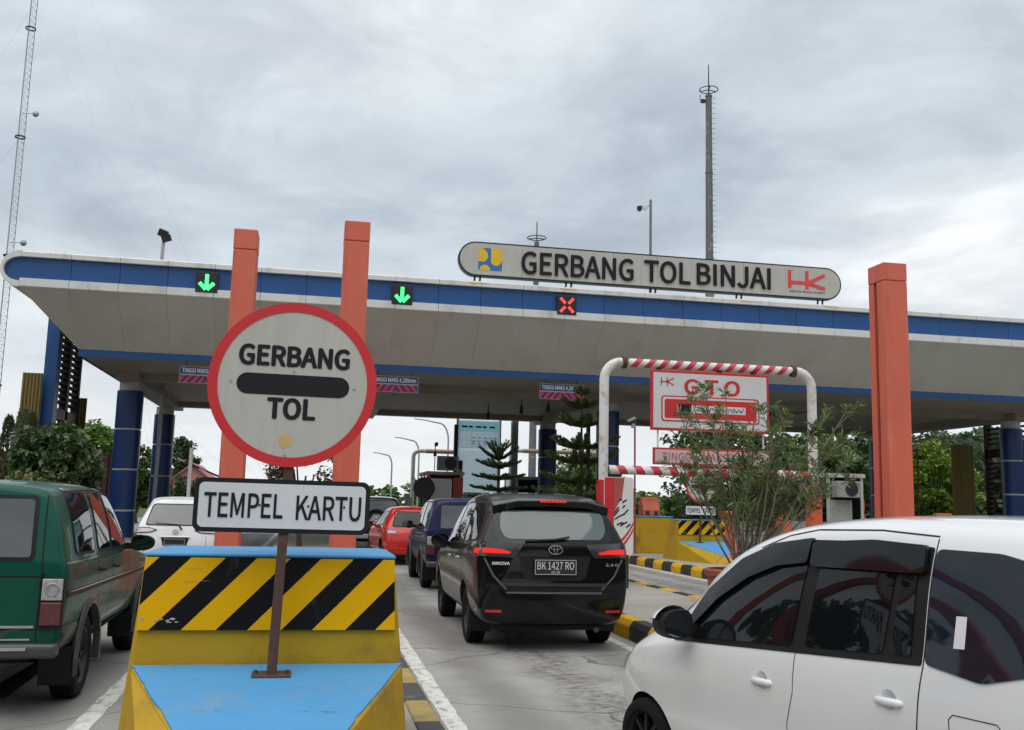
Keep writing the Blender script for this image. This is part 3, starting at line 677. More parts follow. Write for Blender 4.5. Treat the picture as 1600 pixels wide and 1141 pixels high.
lane_signal(-3.07, 'down', 'lit green down arrow signal left of the orange pillar pair')
lane_signal(2.22, 'down', 'lit green down arrow signal right of the orange pillar pair')
lane_signal(7.0, 'cross', 'red cross lane signal below the roof sign')

# height limit signs
def height_sign(x, label):
    t = thing('height_sign', label, 'sign', (x, 29.0, 4.98), 0, 'height limit signs under the canopy')
    nb = mat('sign_navy', (.012, .03, .13), .5, var=.08)
    b = MB(); b.bb(-.69, .69, 0, .03, -.245, .23); b.build('plate', mat('sign_grey_edge', (.30, .33, .40), .5), t)
    b = MB(); b.bb(-.675, .675, -.004, -.001, .015, .215); b.build('text_field', nb, t)
    text('TINGGI MAKS 4.200mm', 1.24, .125, M_['white'], t, (0, -.005, .115), bold=.02, depth=.003)
    P0 = [(-.675, -.23), (.675, -.23), (.675, -.025), (-.675, -.025)]
    b = MB(); b.prism(P0, -.004, -.001, 'Y'); b.build('stripe_field', nb, t)
    for sl, pp in ((.8, [(-.675, -.23), (-.02, -.23), (-.02, -.025), (-.675, -.025)]), (-.8, [(.02, -.23), (.675, -.23), (.675, -.025), (.02, -.025)])):
        for q in stripe_polys(pp, .2, .5, sl, .0):
            b = MB(); b.prism(q, -.006, -.003, 'Y'); b.build('stripe', M_['red'], t)
    for dx in (-.5, .5):
        b = MB(); b.tube([(dx, .015, .24), (dx, .015, .40)], .012, 6); b.build('hanger', M_['dark'], t)
height_sign(-3.15, 'navy height limit sign partly hidden at the left of the round sign')
height_sign(2.25, 'navy height limit sign just right of the round sign')
height_sign(7.32, 'navy height limit sign above the tall pine')

# roof sign
t = thing('roof_sign', 'long capsule shaped GERBANG TOL BINJAI sign on the canopy roof', 'sign', (9.84, 27.5, 8.56))
HL, HR_, hh = -6.03, 6.03, .51
def caps(h, e): return arc(HR_ - hh, 0, h, -90, 90, 14) + arc(HL + hh, 0, h, 90, 270, 14)
b = MB(); b.prism(caps(hh, 0), 0, .22, 'Y'); b.build('frame', M_['black'], t)
xs = [HL + hh - .01 + k * (12.06 - 2 * hh + .02) / 8 for k in range(9)]
for k in range(8):
    b = MB(); hb = hh - .045
    if k == 0: P = [(xs[1] - .004, -hb), (xs[1] - .004, hb)] + arc(HL + hh, 0, hb, 90, 270, 12)
    elif k == 7: P = arc(HR_ - hh, 0, hb, -90, 90, 12) + [(xs[7] + .004, hb), (xs[7] + .004, -hb)]
    else: P = [(xs[k] + .004, -hb), (xs[k + 1] - .004, -hb), (xs[k + 1] - .004, hb), (xs[k] + .004, hb)]
    b.prism(P, -.012, .0, 'Y'); b.build('face_panel', M_['signw'], t)
text('GERBANG', 3.42, .66, M_['ink'], t, (-2.47, -.013, -.02), bold=.02, depth=.04)
text('TOL', 1.46, .66, M_['ink'], t, (.31, -.013, -.005), bold=.02, depth=.04)
text('BINJAI', 2.40, .66, M_['ink'], t, (2.44, -.013, .02), bold=.02, depth=.04)
# ministry emblem: blue square with yellow segments
em = bpy.data.objects.new('emblem', None)
lb = mat('logo_blue', (.03, .16, .46), .5, var=.05); ly = mat('logo_yellow', (.80, .50, .01), .5, var=.05)
b = MB(); b.bb(-.35, .35, -.016, -.012, -.33, .33); em = b.build('emblem', lb, t, loc=(-5.10, 0, 0))
for P in ([(-.35, .33), (-.20, .33)] + [(-.2 + 0, .22)] and [(-.35, -.07)] + arc(-.27, .1, .20, -70, 55, 10) + [(-.24, .33), (-.35, .33)],
          [(.02, .33)] + [(.02, -.03)] + arc(.17, -.03, .15, 180, 330, 10) + [(.35, -.02), (.35, .33)],
          [(-.31, -.33)] + arc(-.15, -.33, .16, 180, 0, 10)):
    b = MB(); b.prism(P, -.020, -.015, 'Y'); b.build('emblem_segment', ly, em)
# contractor emblem
lr = mat('logo_red', (.78, .055, .06), .5, var=.05)
b = MB(); em2 = None; q_ = 0
for (x0, z0, x1, z1, wd) in ((-.58, .30, -.58, -.22, .11), (-.58, -.06, .0, -.06, .11), (.0, .30, .0, -.22, .11), (.02, -.06, .58, .22, .10), (.02, -.06, .58, -.20, .10)):
    q_ += .002; d = Vector((x1 - x0, z1 - z0)); b.box(((x0 + x1) / 2, -.016 - q_, (z0 + z1) / 2), (d.length + .05, .008, wd), ry=-math.atan2(d.y, d.x))
em2 = b.build('red_emblem', lr, t, loc=(4.86, 0, .03))
b = MB(); r = random.Random(2); x = -.58
while x < .58:
    wd = r.uniform(.02, .05); b.bb(x, x + wd, -.016, -.012, -.36 - r.uniform(0, .012), -.31 + r.uniform(-.015, .012)); x += wd + r.uniform(.012, .03)
b.build('small_print', mat('faded_ink', (.15, .15, .14), .6), em2)
for x in (4.4, 7.13, 9.74, 12.5, 15.2):
    for dx in (-.08, .08):
        b = MB(); b.tube([(x - 9.84 + dx, .1, -.50), (x - 9.84 + dx - .02, .1, -.72)], .03, 6); b.build('leg', M_['black'], t)
# rust stains running from the sign's feet over the top trim
b = MB(); r = random.Random(5)
for x in (4.35, 7.0, 12.7, 15.35):
    P = [(x - .28 + r.uniform(-.05, .05), 7.815), (x + .32 + r.uniform(-.05, .05), 7.815)] + [(x + .3 - k * .1, 7.735 + r.uniform(0, .05)) for k in range(6)]
    b.prism(P, GY - .003, GY + .01, 'Y')
b.build('rust_stain', mat('rust_wash', (.64, .50, .26), .6, var=.12, scale=3), can)
# ================================================================ cars
def interp(tab, x):
    if x <= tab[0][0]: return tab[0][1]
    for (a, b), (c, d) in zip(tab, tab[1:]):
        if x <= c:
            t = (x - a) / (c - a); return b + (d - b) * t
    return tab[-1][1]
class Car:
    """car with its origin on the ground under the rear axle, +Y forward, +X right"""
    def __init__(s, name, label, loc, heading, P, scale=1, cat='car'):
        s.P = P; s.t = thing(name, label, cat, loc, R(heading)); s.t.scale = (scale,) * 3
        s.paint = P['paint']; s.body = None; s.shell()
    def shell(s):
        P = s.P; ys = P['ys']; rows = []
        def ring(y, wsc=1.0, prof=None, dy=0, zup=0, ztop=0):
            zr, zb, w, wr = interp(P['top'], y) - ztop, interp(P['belt'], y), interp(P['width'], y) * wsc, interp(P['roofw'], y) * wsc
            sill = P['sill'] + zup; zr = max(zr, zb + .04)
            wb = w * P.get('beltw', .985)
            pts = [(0, sill), (w * .72, sill), (w * .955, sill + .05), (w * P.get('waist', 1.0), sill + (zb - sill) * .45), (w * 1.0, sill + (zb - sill) * .72), (wb, zb - .025), (wb - .022, zb + .018)]
            h = zr - zb
            if h > .2:
                wr_ = min(wr, wb)
                pts += [(wb - .022 + (wr_ - wb + .022) * .5 + .012, zb + h * .48), (wr_, zr - .11), (wr_ * .93, zr - .04), (wr_ * .62, zr - .008), (0, zr)]
            else:
                pts += [(wb - .06, zb + h * .45), (wb * .86, zb + h * .75), (wb * .72, zb + h * .9), (wb * .5, zb + h), (0, zb + h * 1.06)]
            return [(x, (y if prof is None else interp(prof, z) + dy), z) for x, z in pts]
        rp, fp = P['rear'], P['front']
        for d, ws, zu, zt in P.get('tail', ((0, .93, .05, .035), (.045, .978, .02, .012), (.16, 1, 0, 0))): rows.append(ring(P['rear0'] + d, ws, rp, d, zu, zt))
        for y in ys: rows.append(ring(y))
        for d, ws, zu, zt in ((.22, .985, 0, 0), (.07, .93, .02, .02), (0, .80, .05, .05)): rows.append(ring(P['front0'] - d, ws, fp, -d, zu, zt))
        K = len(rows[0]); V = []; F = []; idx = []
        for r in rows:
            L = []
            for k, (x, y, z) in enumerate(r):
                if x == 0: V.append((0, y, z)); L.append((len(V) - 1, len(V) - 1))
                else: V.append((x, y, z)); V.append((-x, y, z)); L.append((len(V) - 2, len(V) - 1))
            idx.append(L)
        for i in range(len(rows) - 1):
            for k in range(K - 1):
                for sd in (0, 1):
                    q = [idx[i][k][sd], idx[i + 1][k][sd], idx[i + 1][k + 1][sd], idx[i][k + 1][sd]]
                    q = [v for n, v in enumerate(q) if v not in q[:n]]
                    F.append(tuple(q))
        for i, bulge in ((0, -P.get('bulge', .03)), (len(rows) - 1, .10)):
            cen = []
            for k in range(K):
                a, b = idx[i][k]
                if a == b: cen.append(a)
                else: V.append((0, V[a][1] + bulge, V[a][2])); cen.append(len(V) - 1)
            for k in range(K - 1):
                for sd in (0, 1):
                    q = [idx[i][k][sd], idx[i][k + 1][sd], cen[k + 1], cen[k]]; q = [v for n, v in enumerate(q) if v not in q[:n]]
                    if len(q) > 2: F.append(tuple(q))
        b = MB(); b.add(V, F); me = b.mesh('body', s.paint)
        o = bpy.data.objects.new('body', me); C.objects.link(o)
        sd = o.modifiers.new('s', 'SUBSURF'); sd.levels = 3; sd.render_levels = 3
        cutters = []
        for ya in (0, P['wb']):
            for sx in (-1, 1):
                cb = MB(); r = P['arch']; x0, x1 = sx * (P['hw'] - .30), sx * (P['hw'] + .3)
                pr = [(ya + r * math.cos(a), P['axz'] + r * math.sin(a)) for a in (2 * math.pi * k / 40 for k in range(40))]
                cb.prism(pr, min(x0, x1), max(x0, x1), 'X'); co = cb.build('cut', M_['under']); cutters.append(co)
                bo = o.modifiers.new('b', 'BOOLEAN'); bo.operation = 'DIFFERENCE'; bo.object = co; bo.solver = 'EXACT'
                try: bo.material_mode = 'TRANSFER'
                except Exception: pass
        for (yc, zc_) in P.get('cups', ()):
            for sx in (-1, 1):
                cb = MB(); rc = .10
                cb.lathe([(rc * math.sin(R(a)), -rc * math.cos(R(a))) for a in range(0, 181, 12)], 28); cb.v = [(x + sx * (P['hw'] + .064), y * .62 + yc, z * .62 + zc_) for x, y, z in cb.v]
                bm = bmesh.new(); me_ = cb.mesh('cut', s.paint); bm.from_mesh(me_); bmesh.ops.remove_doubles(bm, verts=bm.verts, dist=.001); bm.to_mesh(me_); bm.free()
                co = link('cut', me_); cutters.append(co)
                bo = o.modifiers.new('b', 'BOOLEAN'); bo.operation = 'DIFFERENCE'; bo.object = co; bo.solver = 'EXACT'
        dg = bpy.context.evaluated_depsgraph_get(); dg.update()
        ev = o.evaluated_get(dg); nm = bpy.data.meshes.new_from_object(ev)
        sub = bpy.data.meshes.new_from_object(ev)
        o.modifiers.clear(); o.data = nm
        for co in cutters: bpy.data.objects.remove(co)
        for p in nm.polygons: p.use_smooth = True
        try: nm.set_sharp_from_angle(angle=R(38))
        except Exception: pass
        s.body = o; o.parent = s.t
        bm = bmesh.new(); bm.from_mesh(nm); s.bvh = BVHTree.FromBMesh(bm); bm.free()
    def hit(s, a, b, side):
        o, d = {'L': ((-3, a, b), (1, 0, 0)), 'R': ((3, a, b), (-1, 0, 0)), 'B': ((a, -6, b), (0, 1, 0)), 'F': ((a, 12, b), (0, -1, 0)), 'T': ((a, b, 4), (0, 0, -1))}[side]
        h = s.bvh.ray_cast(Vector(o), Vector(d)); return (h[0], h[1], Vector(d)) if h[0] else (None, None, Vector(d))
    def patch(s, poly, side, m, name, off=.004, th=.006, parent=None, cell=.07):
        """a panel of outline poly lying on the body"""
        bm = bmesh.new(); vs = [bm.verts.new((a, b, 0)) for a, b in poly]; bm.faces.new(vs)
        for ax in (0, 1):
            lo, hi = min(p[ax] for p in poly), max(p[ax] for p in poly); n = max(1, int((hi - lo) / cell))
            for k in range(1, n):
                co = [0, 0, 0]; co[ax] = lo + (hi - lo) * k / n; no = [0, 0, 0]; no[ax] = 1
                bmesh.ops.bisect_plane(bm, geom=bm.verts[:] + bm.edges[:] + bm.faces[:], plane_co=co, plane_no=no)
        bmesh.ops.triangulate(bm, faces=[f for f in bm.faces if len(f.verts) > 4])
        last = None
        for v in bm.verts:
            p, n, d = s.hit(v.co.x, v.co.y, side)
            if p is None:
                p = Vector({'L': (last.x if last else -s.P['hw'], v.co.x, v.co.y), 'R': (last.x if last else s.P['hw'], v.co.x, v.co.y), 'B': (v.co.x, last.y if last else 0, v.co.y), 'F': (v.co.x, last.y if last else 0, v.co.y), 'T': (v.co.x, v.co.y, last.z if last else 1)}[side]); n = -d
            last = p.copy(); v.co = p - d * off * .6 + n * off * .6
        bmesh.ops.recalc_face_normals(bm, faces=bm.faces)
        d = s.hit(poly[0][0], poly[0][1], side)[2]
        if sum((f.normal.dot(-d) for f in bm.faces)) < 0: bmesh.ops.reverse_faces(bm, faces=bm.faces)
        if th:
            r = bmesh.ops.extrude_face_region(bm, geom=bm.faces[:])
            ext = [e for e in r['geom'] if isinstance(e, bmesh.types.BMVert)]
            for v in ext: v.co -= d * 0
            old = [v for v in bm.verts if v not in set(ext)]
            for v in old: v.co += d * th
            bmesh.ops.recalc_face_normals(bm, faces=bm.faces)
        me = bpy.data.meshes.new(name); bm.to_mesh(me); bm.free(); me.materials.append(m)
        for p in me.polygons: p.use_smooth = True
        try: me.set_sharp_from_angle(angle=R(40))
        except Exception: pass
        return link(name, me, parent or s.t)
    def window(s, poly, side, m=None, r=.03, fr=.022, name='window', frame=None):
        c = (sum(p[0] for p in poly) / len(poly), sum(p[1] for p in poly) / len(poly))
        out = rpoly([(p[0] + fr * (1 if p[0] > c[0] else -1), p[1] + fr * (1 if p[1] > c[1] else -1)) for p in poly], r + fr * .6)
        f = s.patch(out, side, frame or M_['plas'], name + '_frame' if name == 'window' else 'window_frame', .003, .006)
        return s.patch(rpoly(poly, r), side, m or M_['glass'], 'pane', .007, .004, f)
    def line(s, pts, side, wd=.007, m=None, name='panel_gap', off=.0015, th=.002, step=.05):
        P = []
        for (a, b), (c, d) in zip(pts, pts[1:]):
            n = max(1, int(math.hypot(c - a, d - b) / step))
            P += [(a + (c - a) * k / n, b + (d - b) * k / n) for k in range(n)]
        P.append(pts[-1]); V = []; F = []
        for i, p in enumerate(P):
            q0, q1 = P[max(0, i - 1)], P[min(len(P) - 1, i + 1)]; L = math.hypot(q1[0] - q0[0], q1[1] - q0[1]) or 1
            nx, ny = -(q1[1] - q0[1]) / L * wd / 2, (q1[0] - q0[0]) / L * wd / 2
            for sg in (-1, 1):
                h, n, d = s.hit(p[0] + nx * sg, p[1] + ny * sg, side)
                if h is None: h = Vector(V[-2]) if len(V) > 1 else Vector((0, 0, 0)); n = -d
                V.append(tuple(h + n * off))
        for i in range(len(P) - 1): F.append((2 * i, 2 * i + 1, 2 * i + 3, 2 * i + 2))
        b = MB(); b.add(V, F); return b.build(name, m or M_['under'], s.t)
    def wheels(s, r=.33, w_=.21, rim=None, spokes=10, rimr=.66):
        P = s.P; hw = P['track']
        b = MB(); h = w_ / 2; q = [(r * rimr, -h * .82), (r * (rimr + .06), -h * .98), (r * .86, -h), (r * .96, -h * .86), (r, -h * .6)]
        for k in range(5): q += [(r, -h * .5 + k * h * .25 - .004), (r - .008, -h * .5 + k * h * .25), (r - .008, -h * .5 + k * h * .25 + .006), (r, -h * .5 + k * h * .25 + .01)]
        q += [(r, h * .6), (r * .96, h * .86), (r * .86, h), (r * (rimr + .06), h * .98), (r * rimr, h * .82)]
        b.lathe(q, 36, axis='X'); tm = b.mesh('wheel', M_['tyre'], True)
        b = MB(); rr = r * rimr
        b.lathe([(0, h * .30), (rr * .2, h * .42), (rr * .24, h * .30), (rr * .25, h * .05), (rr * .9, -.01), (rr * .93, h * .70), (rr * 1.0, h * .86), (rr * 1.02, h * .80), (rr * 1.0, -h * .5), (0, -h * .5)], 36, axis='X')
        for k in range(spokes):
            a = 2 * math.pi * k / spokes; c = Vector((h * .52, math.cos(a) * rr * .56, math.sin(a) * rr * .56)); b.box(c, (.03, rr * .80, rr * .16), rx=a)
        rm = b.mesh('rim', rim or M_['rim'], True)
        for ya in (0, P['wb']):
            for sx in (-1, 1):
                o = link('wheel', tm, s.t); o.location = (sx * (hw - h), ya, r); o.rotation_euler = (0, 0, 0 if sx > 0 else math.pi)
                link('rim', rm, o)
    def box(s, name, c, d, m, bev=.01, parent=None, **k):
        b = MB(); b.box(c, d, **k); return b.build(name, m, parent or s.t, bev=bev)
    def chassis(s):
        P = s.P; L0, L1 = P['rear0'] + .25, P['front0'] - .25
        b = MB(); b.bb(-P['hw'] * .62, P['hw'] * .62, L0, L1, P['sill'] - .03, P['sill'] + .12); b.tube([(-P['hw'] * .8, 0, P['axz']), (P['hw'] * .8, 0, P['axz'])], .06, 8); b.build('underbody', M_['under'], s.t)
    def mirror(s, sx, y, z, x, m, wd=.20, ht=.15):
        b = MB(); pr = [(math.copysign(abs(math.cos(a)) ** .75, math.cos(a)) * wd / 2, math.copysign(abs(math.sin(a)) ** .75, math.sin(a)) * ht / 2 * (1 - .18 * math.cos(a) * sx)) for a in (2 * math.pi * k / 16 + .1 for k in range(16))]
        V = []; F = []
        for j, (f, dy) in enumerate(((.75, .10), (1.0, .06), (1.04, 0.0), (1.0, -.03))):
            for u, v in pr: V.append((sx * (x + wd / 2) + u * f, y + dy, z + v * f))
        for j in range(3):
            for k in range(16): F.append((j * 16 + k, j * 16 + (k + 1) % 16, (j + 1) * 16 + (k + 1) % 16, (j + 1) * 16 + k))
        F += [tuple(range(16)), tuple(48 + k for k in range(16))]
        b.add(V, F); b.box((sx * (x - .03), y + .03, z - ht * .22), (.13, .07, .06)); o = b.build('mirror', m, s.t, smooth=True)
        b = MB(); b.prism([(sx * (x + wd / 2) + u * .86, z + v * .86) for u, v in pr], y - .034, y - .031, 'Y'); b.build('mirror_glass', mat('mirror_glass', (.30, .33, .34), .03, 1, var=0), o)
        return o
    def number_plate(s, x, y, z, txt, sub=None, wd=.43, ht=.135):
        o = s.box('number_plate', (x, y, z), (wd, .012, ht), M_['plate'], .004)
        b = MB(); 
        for a in (-1, 1): b.bb(x - wd / 2 + .008, x + wd / 2 - .008, y - .0085, y - .006, z + a * (ht / 2 - .012) - .002, z + a * (ht / 2 - .012) + .002); b.bb(x + a * (wd / 2 - .010) - .002, x + a * (wd / 2 - .010) + .002, y - .0085, y - .006, z - ht / 2 + .01, z + ht / 2 - .01)
        b.build('plate_border', M_['platet'], o)
        if txt: text(txt, wd * .86, ht * .46, M_['platet'], o, (x, y - .0065, z + ht * .10), bold=.0, depth=.002)
        if sub: text(sub, wd * .2, ht * .14, M_['platet'], o, (x, y - .0065, z - ht * .30), depth=.002)
        return o
    def handle(s, y, z, side, m, ln=.20):
        sx = -1 if side == 'L' else 1
        h, n, d = s.hit(y, z, side)
        if h is None: return
        b = MB()
        # shallow grip recess rim and the bar itself, tapered
        path = [h + Vector((sx * .004, -ln / 2 - .0, 0)), h + Vector((sx * .030, -ln / 2 + .03, 0)), h + Vector((sx * .034, 0, .0)), h + Vector((sx * .030, ln / 2 - .03, -.002)), h + Vector((sx * .004, ln / 2, -.002))]
        b.tube(path, [.010, .017, .018, .016, .009], 10); o = b.build('door_handle', m, s.t, smooth=True); return o
    def flap(s, sx, y, ht=.26, wd=.25):
        return s.box('mud_flap', (sx * (s.P['track'] - wd / 2 + .0), y, s.P['axz'] + .0 + .02 - .04), (wd, .012, ht), M_['plas'], .004, rx=R(6))

def toyota_emblem(car, x, y, z, w_=.15, ht=.10):
    b = MB()
    def ell(cx, cz, a, c, t):
        V = []; F = []; n = 28
        for k in range(n):
            u, v = math.cos(2 * math.pi * k / n), math.sin(2 * math.pi * k / n)
            V += [(cx + a * u, y, cz + c * v), (cx + (a - t) * u, y, cz + (c - t) * v), (cx + (a - t) * u, y + .012, cz + (c - t) * v), (cx + a * u, y + .012, cz + c * v)]
        for k in range(n):
            p, q = 4 * k, 4 * ((k + 1) % n)
            for i in range(4): F.append((p + i, q + i, q + (i + 1) % 4, p + (i + 1) % 4))
        b.add(V, F)
    ell(x, z, w_ / 2, ht / 2, .009); ell(x, z + ht * .18, w_ * .36, ht * .22, .008); ell(x, z - .002, w_ * .15, ht * .44, .008)
    return b.build('emblem', M_['chrome'], car.t)

# ---------------------------------------------------------------- black MPV in the middle lane
pb = mat('paint_black', (.004, .004, .005), .3, 0, var=0, coat=.55, spec=.1)
P = dict(paint=pb, hw=.915, track=.875, wb=2.75, axz=.34, arch=.40, sill=.27, beltw=.985,
    rear0=-.93, front0=3.76, ys=(-.25, .0, .38, .8, 1.25, 1.7, 2.1, 2.4, 2.7, 3.05, 3.4),
    rear=[(.25, -.84), (.40, -.95), (.62, -.965), (.72, -.935), (1.22, -.905), (1.42, -.80), (1.62, -.68), (1.75, -.62)],
    front=[(.25, 3.60), (.5, 3.74), (.75, 3.72), (.98, 3.55)],
    top=[(-.95, 1.745), (-.6, 1.755), (0, 1.79), (.8, 1.80), (1.5, 1.77), (1.9, 1.70), (2.25, 1.48), (2.62, 1.16), (3.0, 1.06), (3.5, .93)],
    belt=[(-.9, 1.20), (0, 1.17), (1.5, 1.10), (2.4, 1.03), (3.1, .93), (3.6, .83)],
    width=[(-.95, .885), (-.5, .915), (1, .915), (2.8, .915), (3.4, .88), (3.76, .80)], roofw=[(-.95, .63), (-.5, .675), (.5, .70), (1.8, .68), (2.6, .66)], bulge=.05)
c = Car('black_mpv', 'glossy black MPV with lit brake lights in the middle lane', (2.575, 11.2, 0), -1.0, P, .935)
c.chassis(); c.wheels(.335, .215, M_['rimd'], 10)
for sx, sd in ((-1, 'L'), (1, 'R')):
    c.window([(1.15, 1.15), (1.98, 1.10), (1.90, 1.30), (1.72, 1.56), (1.18, 1.63)], sd)
    c.window([(.27, 1.185), (1.06, 1.155), (1.08, 1.635), (.34, 1.655)], sd)
    c.window([(-.62, 1.24), (.15, 1.19), (.22, 1.655), (-.28, 1.64), (-.55, 1.48)], sd)
    c.line([(1.10, 1.08), (1.10, .38)], sd); c.line([(.20, 1.1), (.22, .80), (.42, .55), (.45, .38)], sd); c.line([(2.02, 1.0), (2.15, .55), (2.2, .4)], sd)
    c.handle(.45, .98, sd, M_['chrome']); c.handle(1.28, .96, sd, M_['chrome'])
    c.mirror(sx, 1.80, 1.13, .89, pb, .24, .19)
    # tail lamps: dark smoked housing with a lit bar
    X = lambda v: sx * v
    c.patch(rpoly([(X(.845), 1.225), (X(.845), 1.06), (X(.46), 1.05), (X(.36), 1.20)], .02), 'B', mat('smoked_lens', (.035, .033, .03), .2, var=.2, coat=1), 'tail_lamp', .012, .02)
    c.patch(rpoly([(X(.82), 1.155), (X(.82), 1.10), (X(.53), 1.09), (X(.50), 1.11), (X(.62), 1.14)], .012), 'B', M_['rglow'], 'brake_light', .018, .006)
    c.patch(rpoly([(-.88, 1.06), (-.66, 1.05), (-.66, 1.15), (-.88, 1.21)], .02), sd, mat('smoked_lens', (.035, .033, .03), .2), 'tail_lamp', .010, .012)
    c.patch(rpoly([(-.87, 1.09), (-.74, 1.09), (-.74, 1.14), (-.87, 1.15)], .015), sd, M_['rglow'], 'brake_light', .014, .006)
    c.patch(rpoly([(X(.86), .475), (X(.86), .445), (X(.60), .445), (X(.60), .472)], .008), 'B', mat('reflector_red', (.55, .02, .02), .25, var=0, coat=1), 'reflector', .008, .01)
    c.flap(sx, -.36, .30)
c.window([(-.56, 1.255), (.56, 1.255), (.62, 1.36), (.60, 1.575), (-.60, 1.575), (-.62, 1.36)], 'B', M_['glassr'], r=.09, fr=.065, frame=M_['glass'])
c.line([(-.55, .70), (.55, .70)], 'B', .03, M_['plas'], 'bumper_groove', .004)
for sx in (-1, 1): c.line([(sx * .55, .70), (sx * .70, .85), (sx * .80, 1.04)], 'B', .02, mat('trim_grey', (.10, .10, .10), .35, var=0), 'tailgate_edge', .004)
c.line([(-.55, .665), (.55, .665)], 'B', .022, mat('trim_grey', (.10, .10, .10), .35, var=0), 'tailgate_edge', .005)
c.line([(-.62, .755), (.62, .755)], 'B', .035, mat('trim_dark', (.03, .03, .033), .3, var=0), 'tailgate_crease', .004)
# roof spoiler with high brake light
b = MB(); V = []
for y, x, z, t_ in ((-.28, .63, 1.745, .02), (-.55, .675, 1.735, .07), (-.80, .69, 1.675, .075)):
    for u in (-1, -.6, 0, .6, 1): V.append((u * x, y + .09 * abs(u) ** 3, z + .022 * (1 - u * u) - .05 * abs(u) ** 5))
    for u in (-1, -.6, 0, .6, 1): V.append((u * x * .99, y + .09 * abs(u) ** 3 + .01, z + .022 * (1 - u * u) - t_ - .07 * abs(u) ** 5))
F = []
for j in range(2):
    for k in range(4):
        F += [(j * 10 + k, j * 10 + k + 1, (j + 1) * 10 + k + 1, (j + 1) * 10 + k), (j * 10 + 5 + k, (j + 1) * 10 + 5 + k, (j + 1) * 10 + 6 + k, j * 10 + 6 + k)]
    for k in (0, 4): F.append((j * 10 + k, (j + 1) * 10 + k, (j + 1) * 10 + 5 + k, j * 10 + 5 + k))
for k in range(4): F += [(20 + k, 21 + k, 26 + k, 25 + k), (k, 5 + k, 6 + k, k + 1)]
b.add(V, F); sp = b.build('spoiler', pb, c.t, smooth=True, bev=.008)
for k in range(7):
    b = MB(); b.box((-.135 + k * .045, -.812, 1.683), (.036, .012, .022)); b.build('high_brake_light', M_['rglow'], sp)
toyota_emblem(c, 0, -.985, 1.145, .165, .112)
c.patch(rpoly([(-.42, 1.07), (.42, 1.07), (.36, .84), (.29, .80), (-.29, .80), (-.36, .84)], .02), 'B', M_['plas'], 'plate_recess', .004, .004)
c.number_plate(0, -.992, .95, 'BK 1427 RO', '05-28', .49, .18)
text('INNOVA', .20, .034, M_['chrome'], c.t, (-.62, -.957, .985), bold=.03, depth=.004)
text('2.4 G', .15, .032, M_['chrome'], c.t, (.67, -.948, .98), bold=.03, depth=.004)
b = MB(); b.tube([(-.34, -.935, 1.235), (.0, -.955, 1.255), (.16, -.955, 1.285)], .014, 6); b.build('wiper', M_['plas'], c.t)
b = MB(); b.box((0, -.05, 1.815), (.035, .16, .05)); b.build('antenna_fin', pb, c.t, bev=.015)
b = MB(); b.tube([(.52, -.85, .25), (.52, -.45, .25)], .032, 10); b.build('exhaust', M_['exh'], c.t)
b = MB(); b.bb(-.6, .62, -.82, -.3, .24, .33); b.build('rear_valance', M_['under'], c.t, bev=.02)

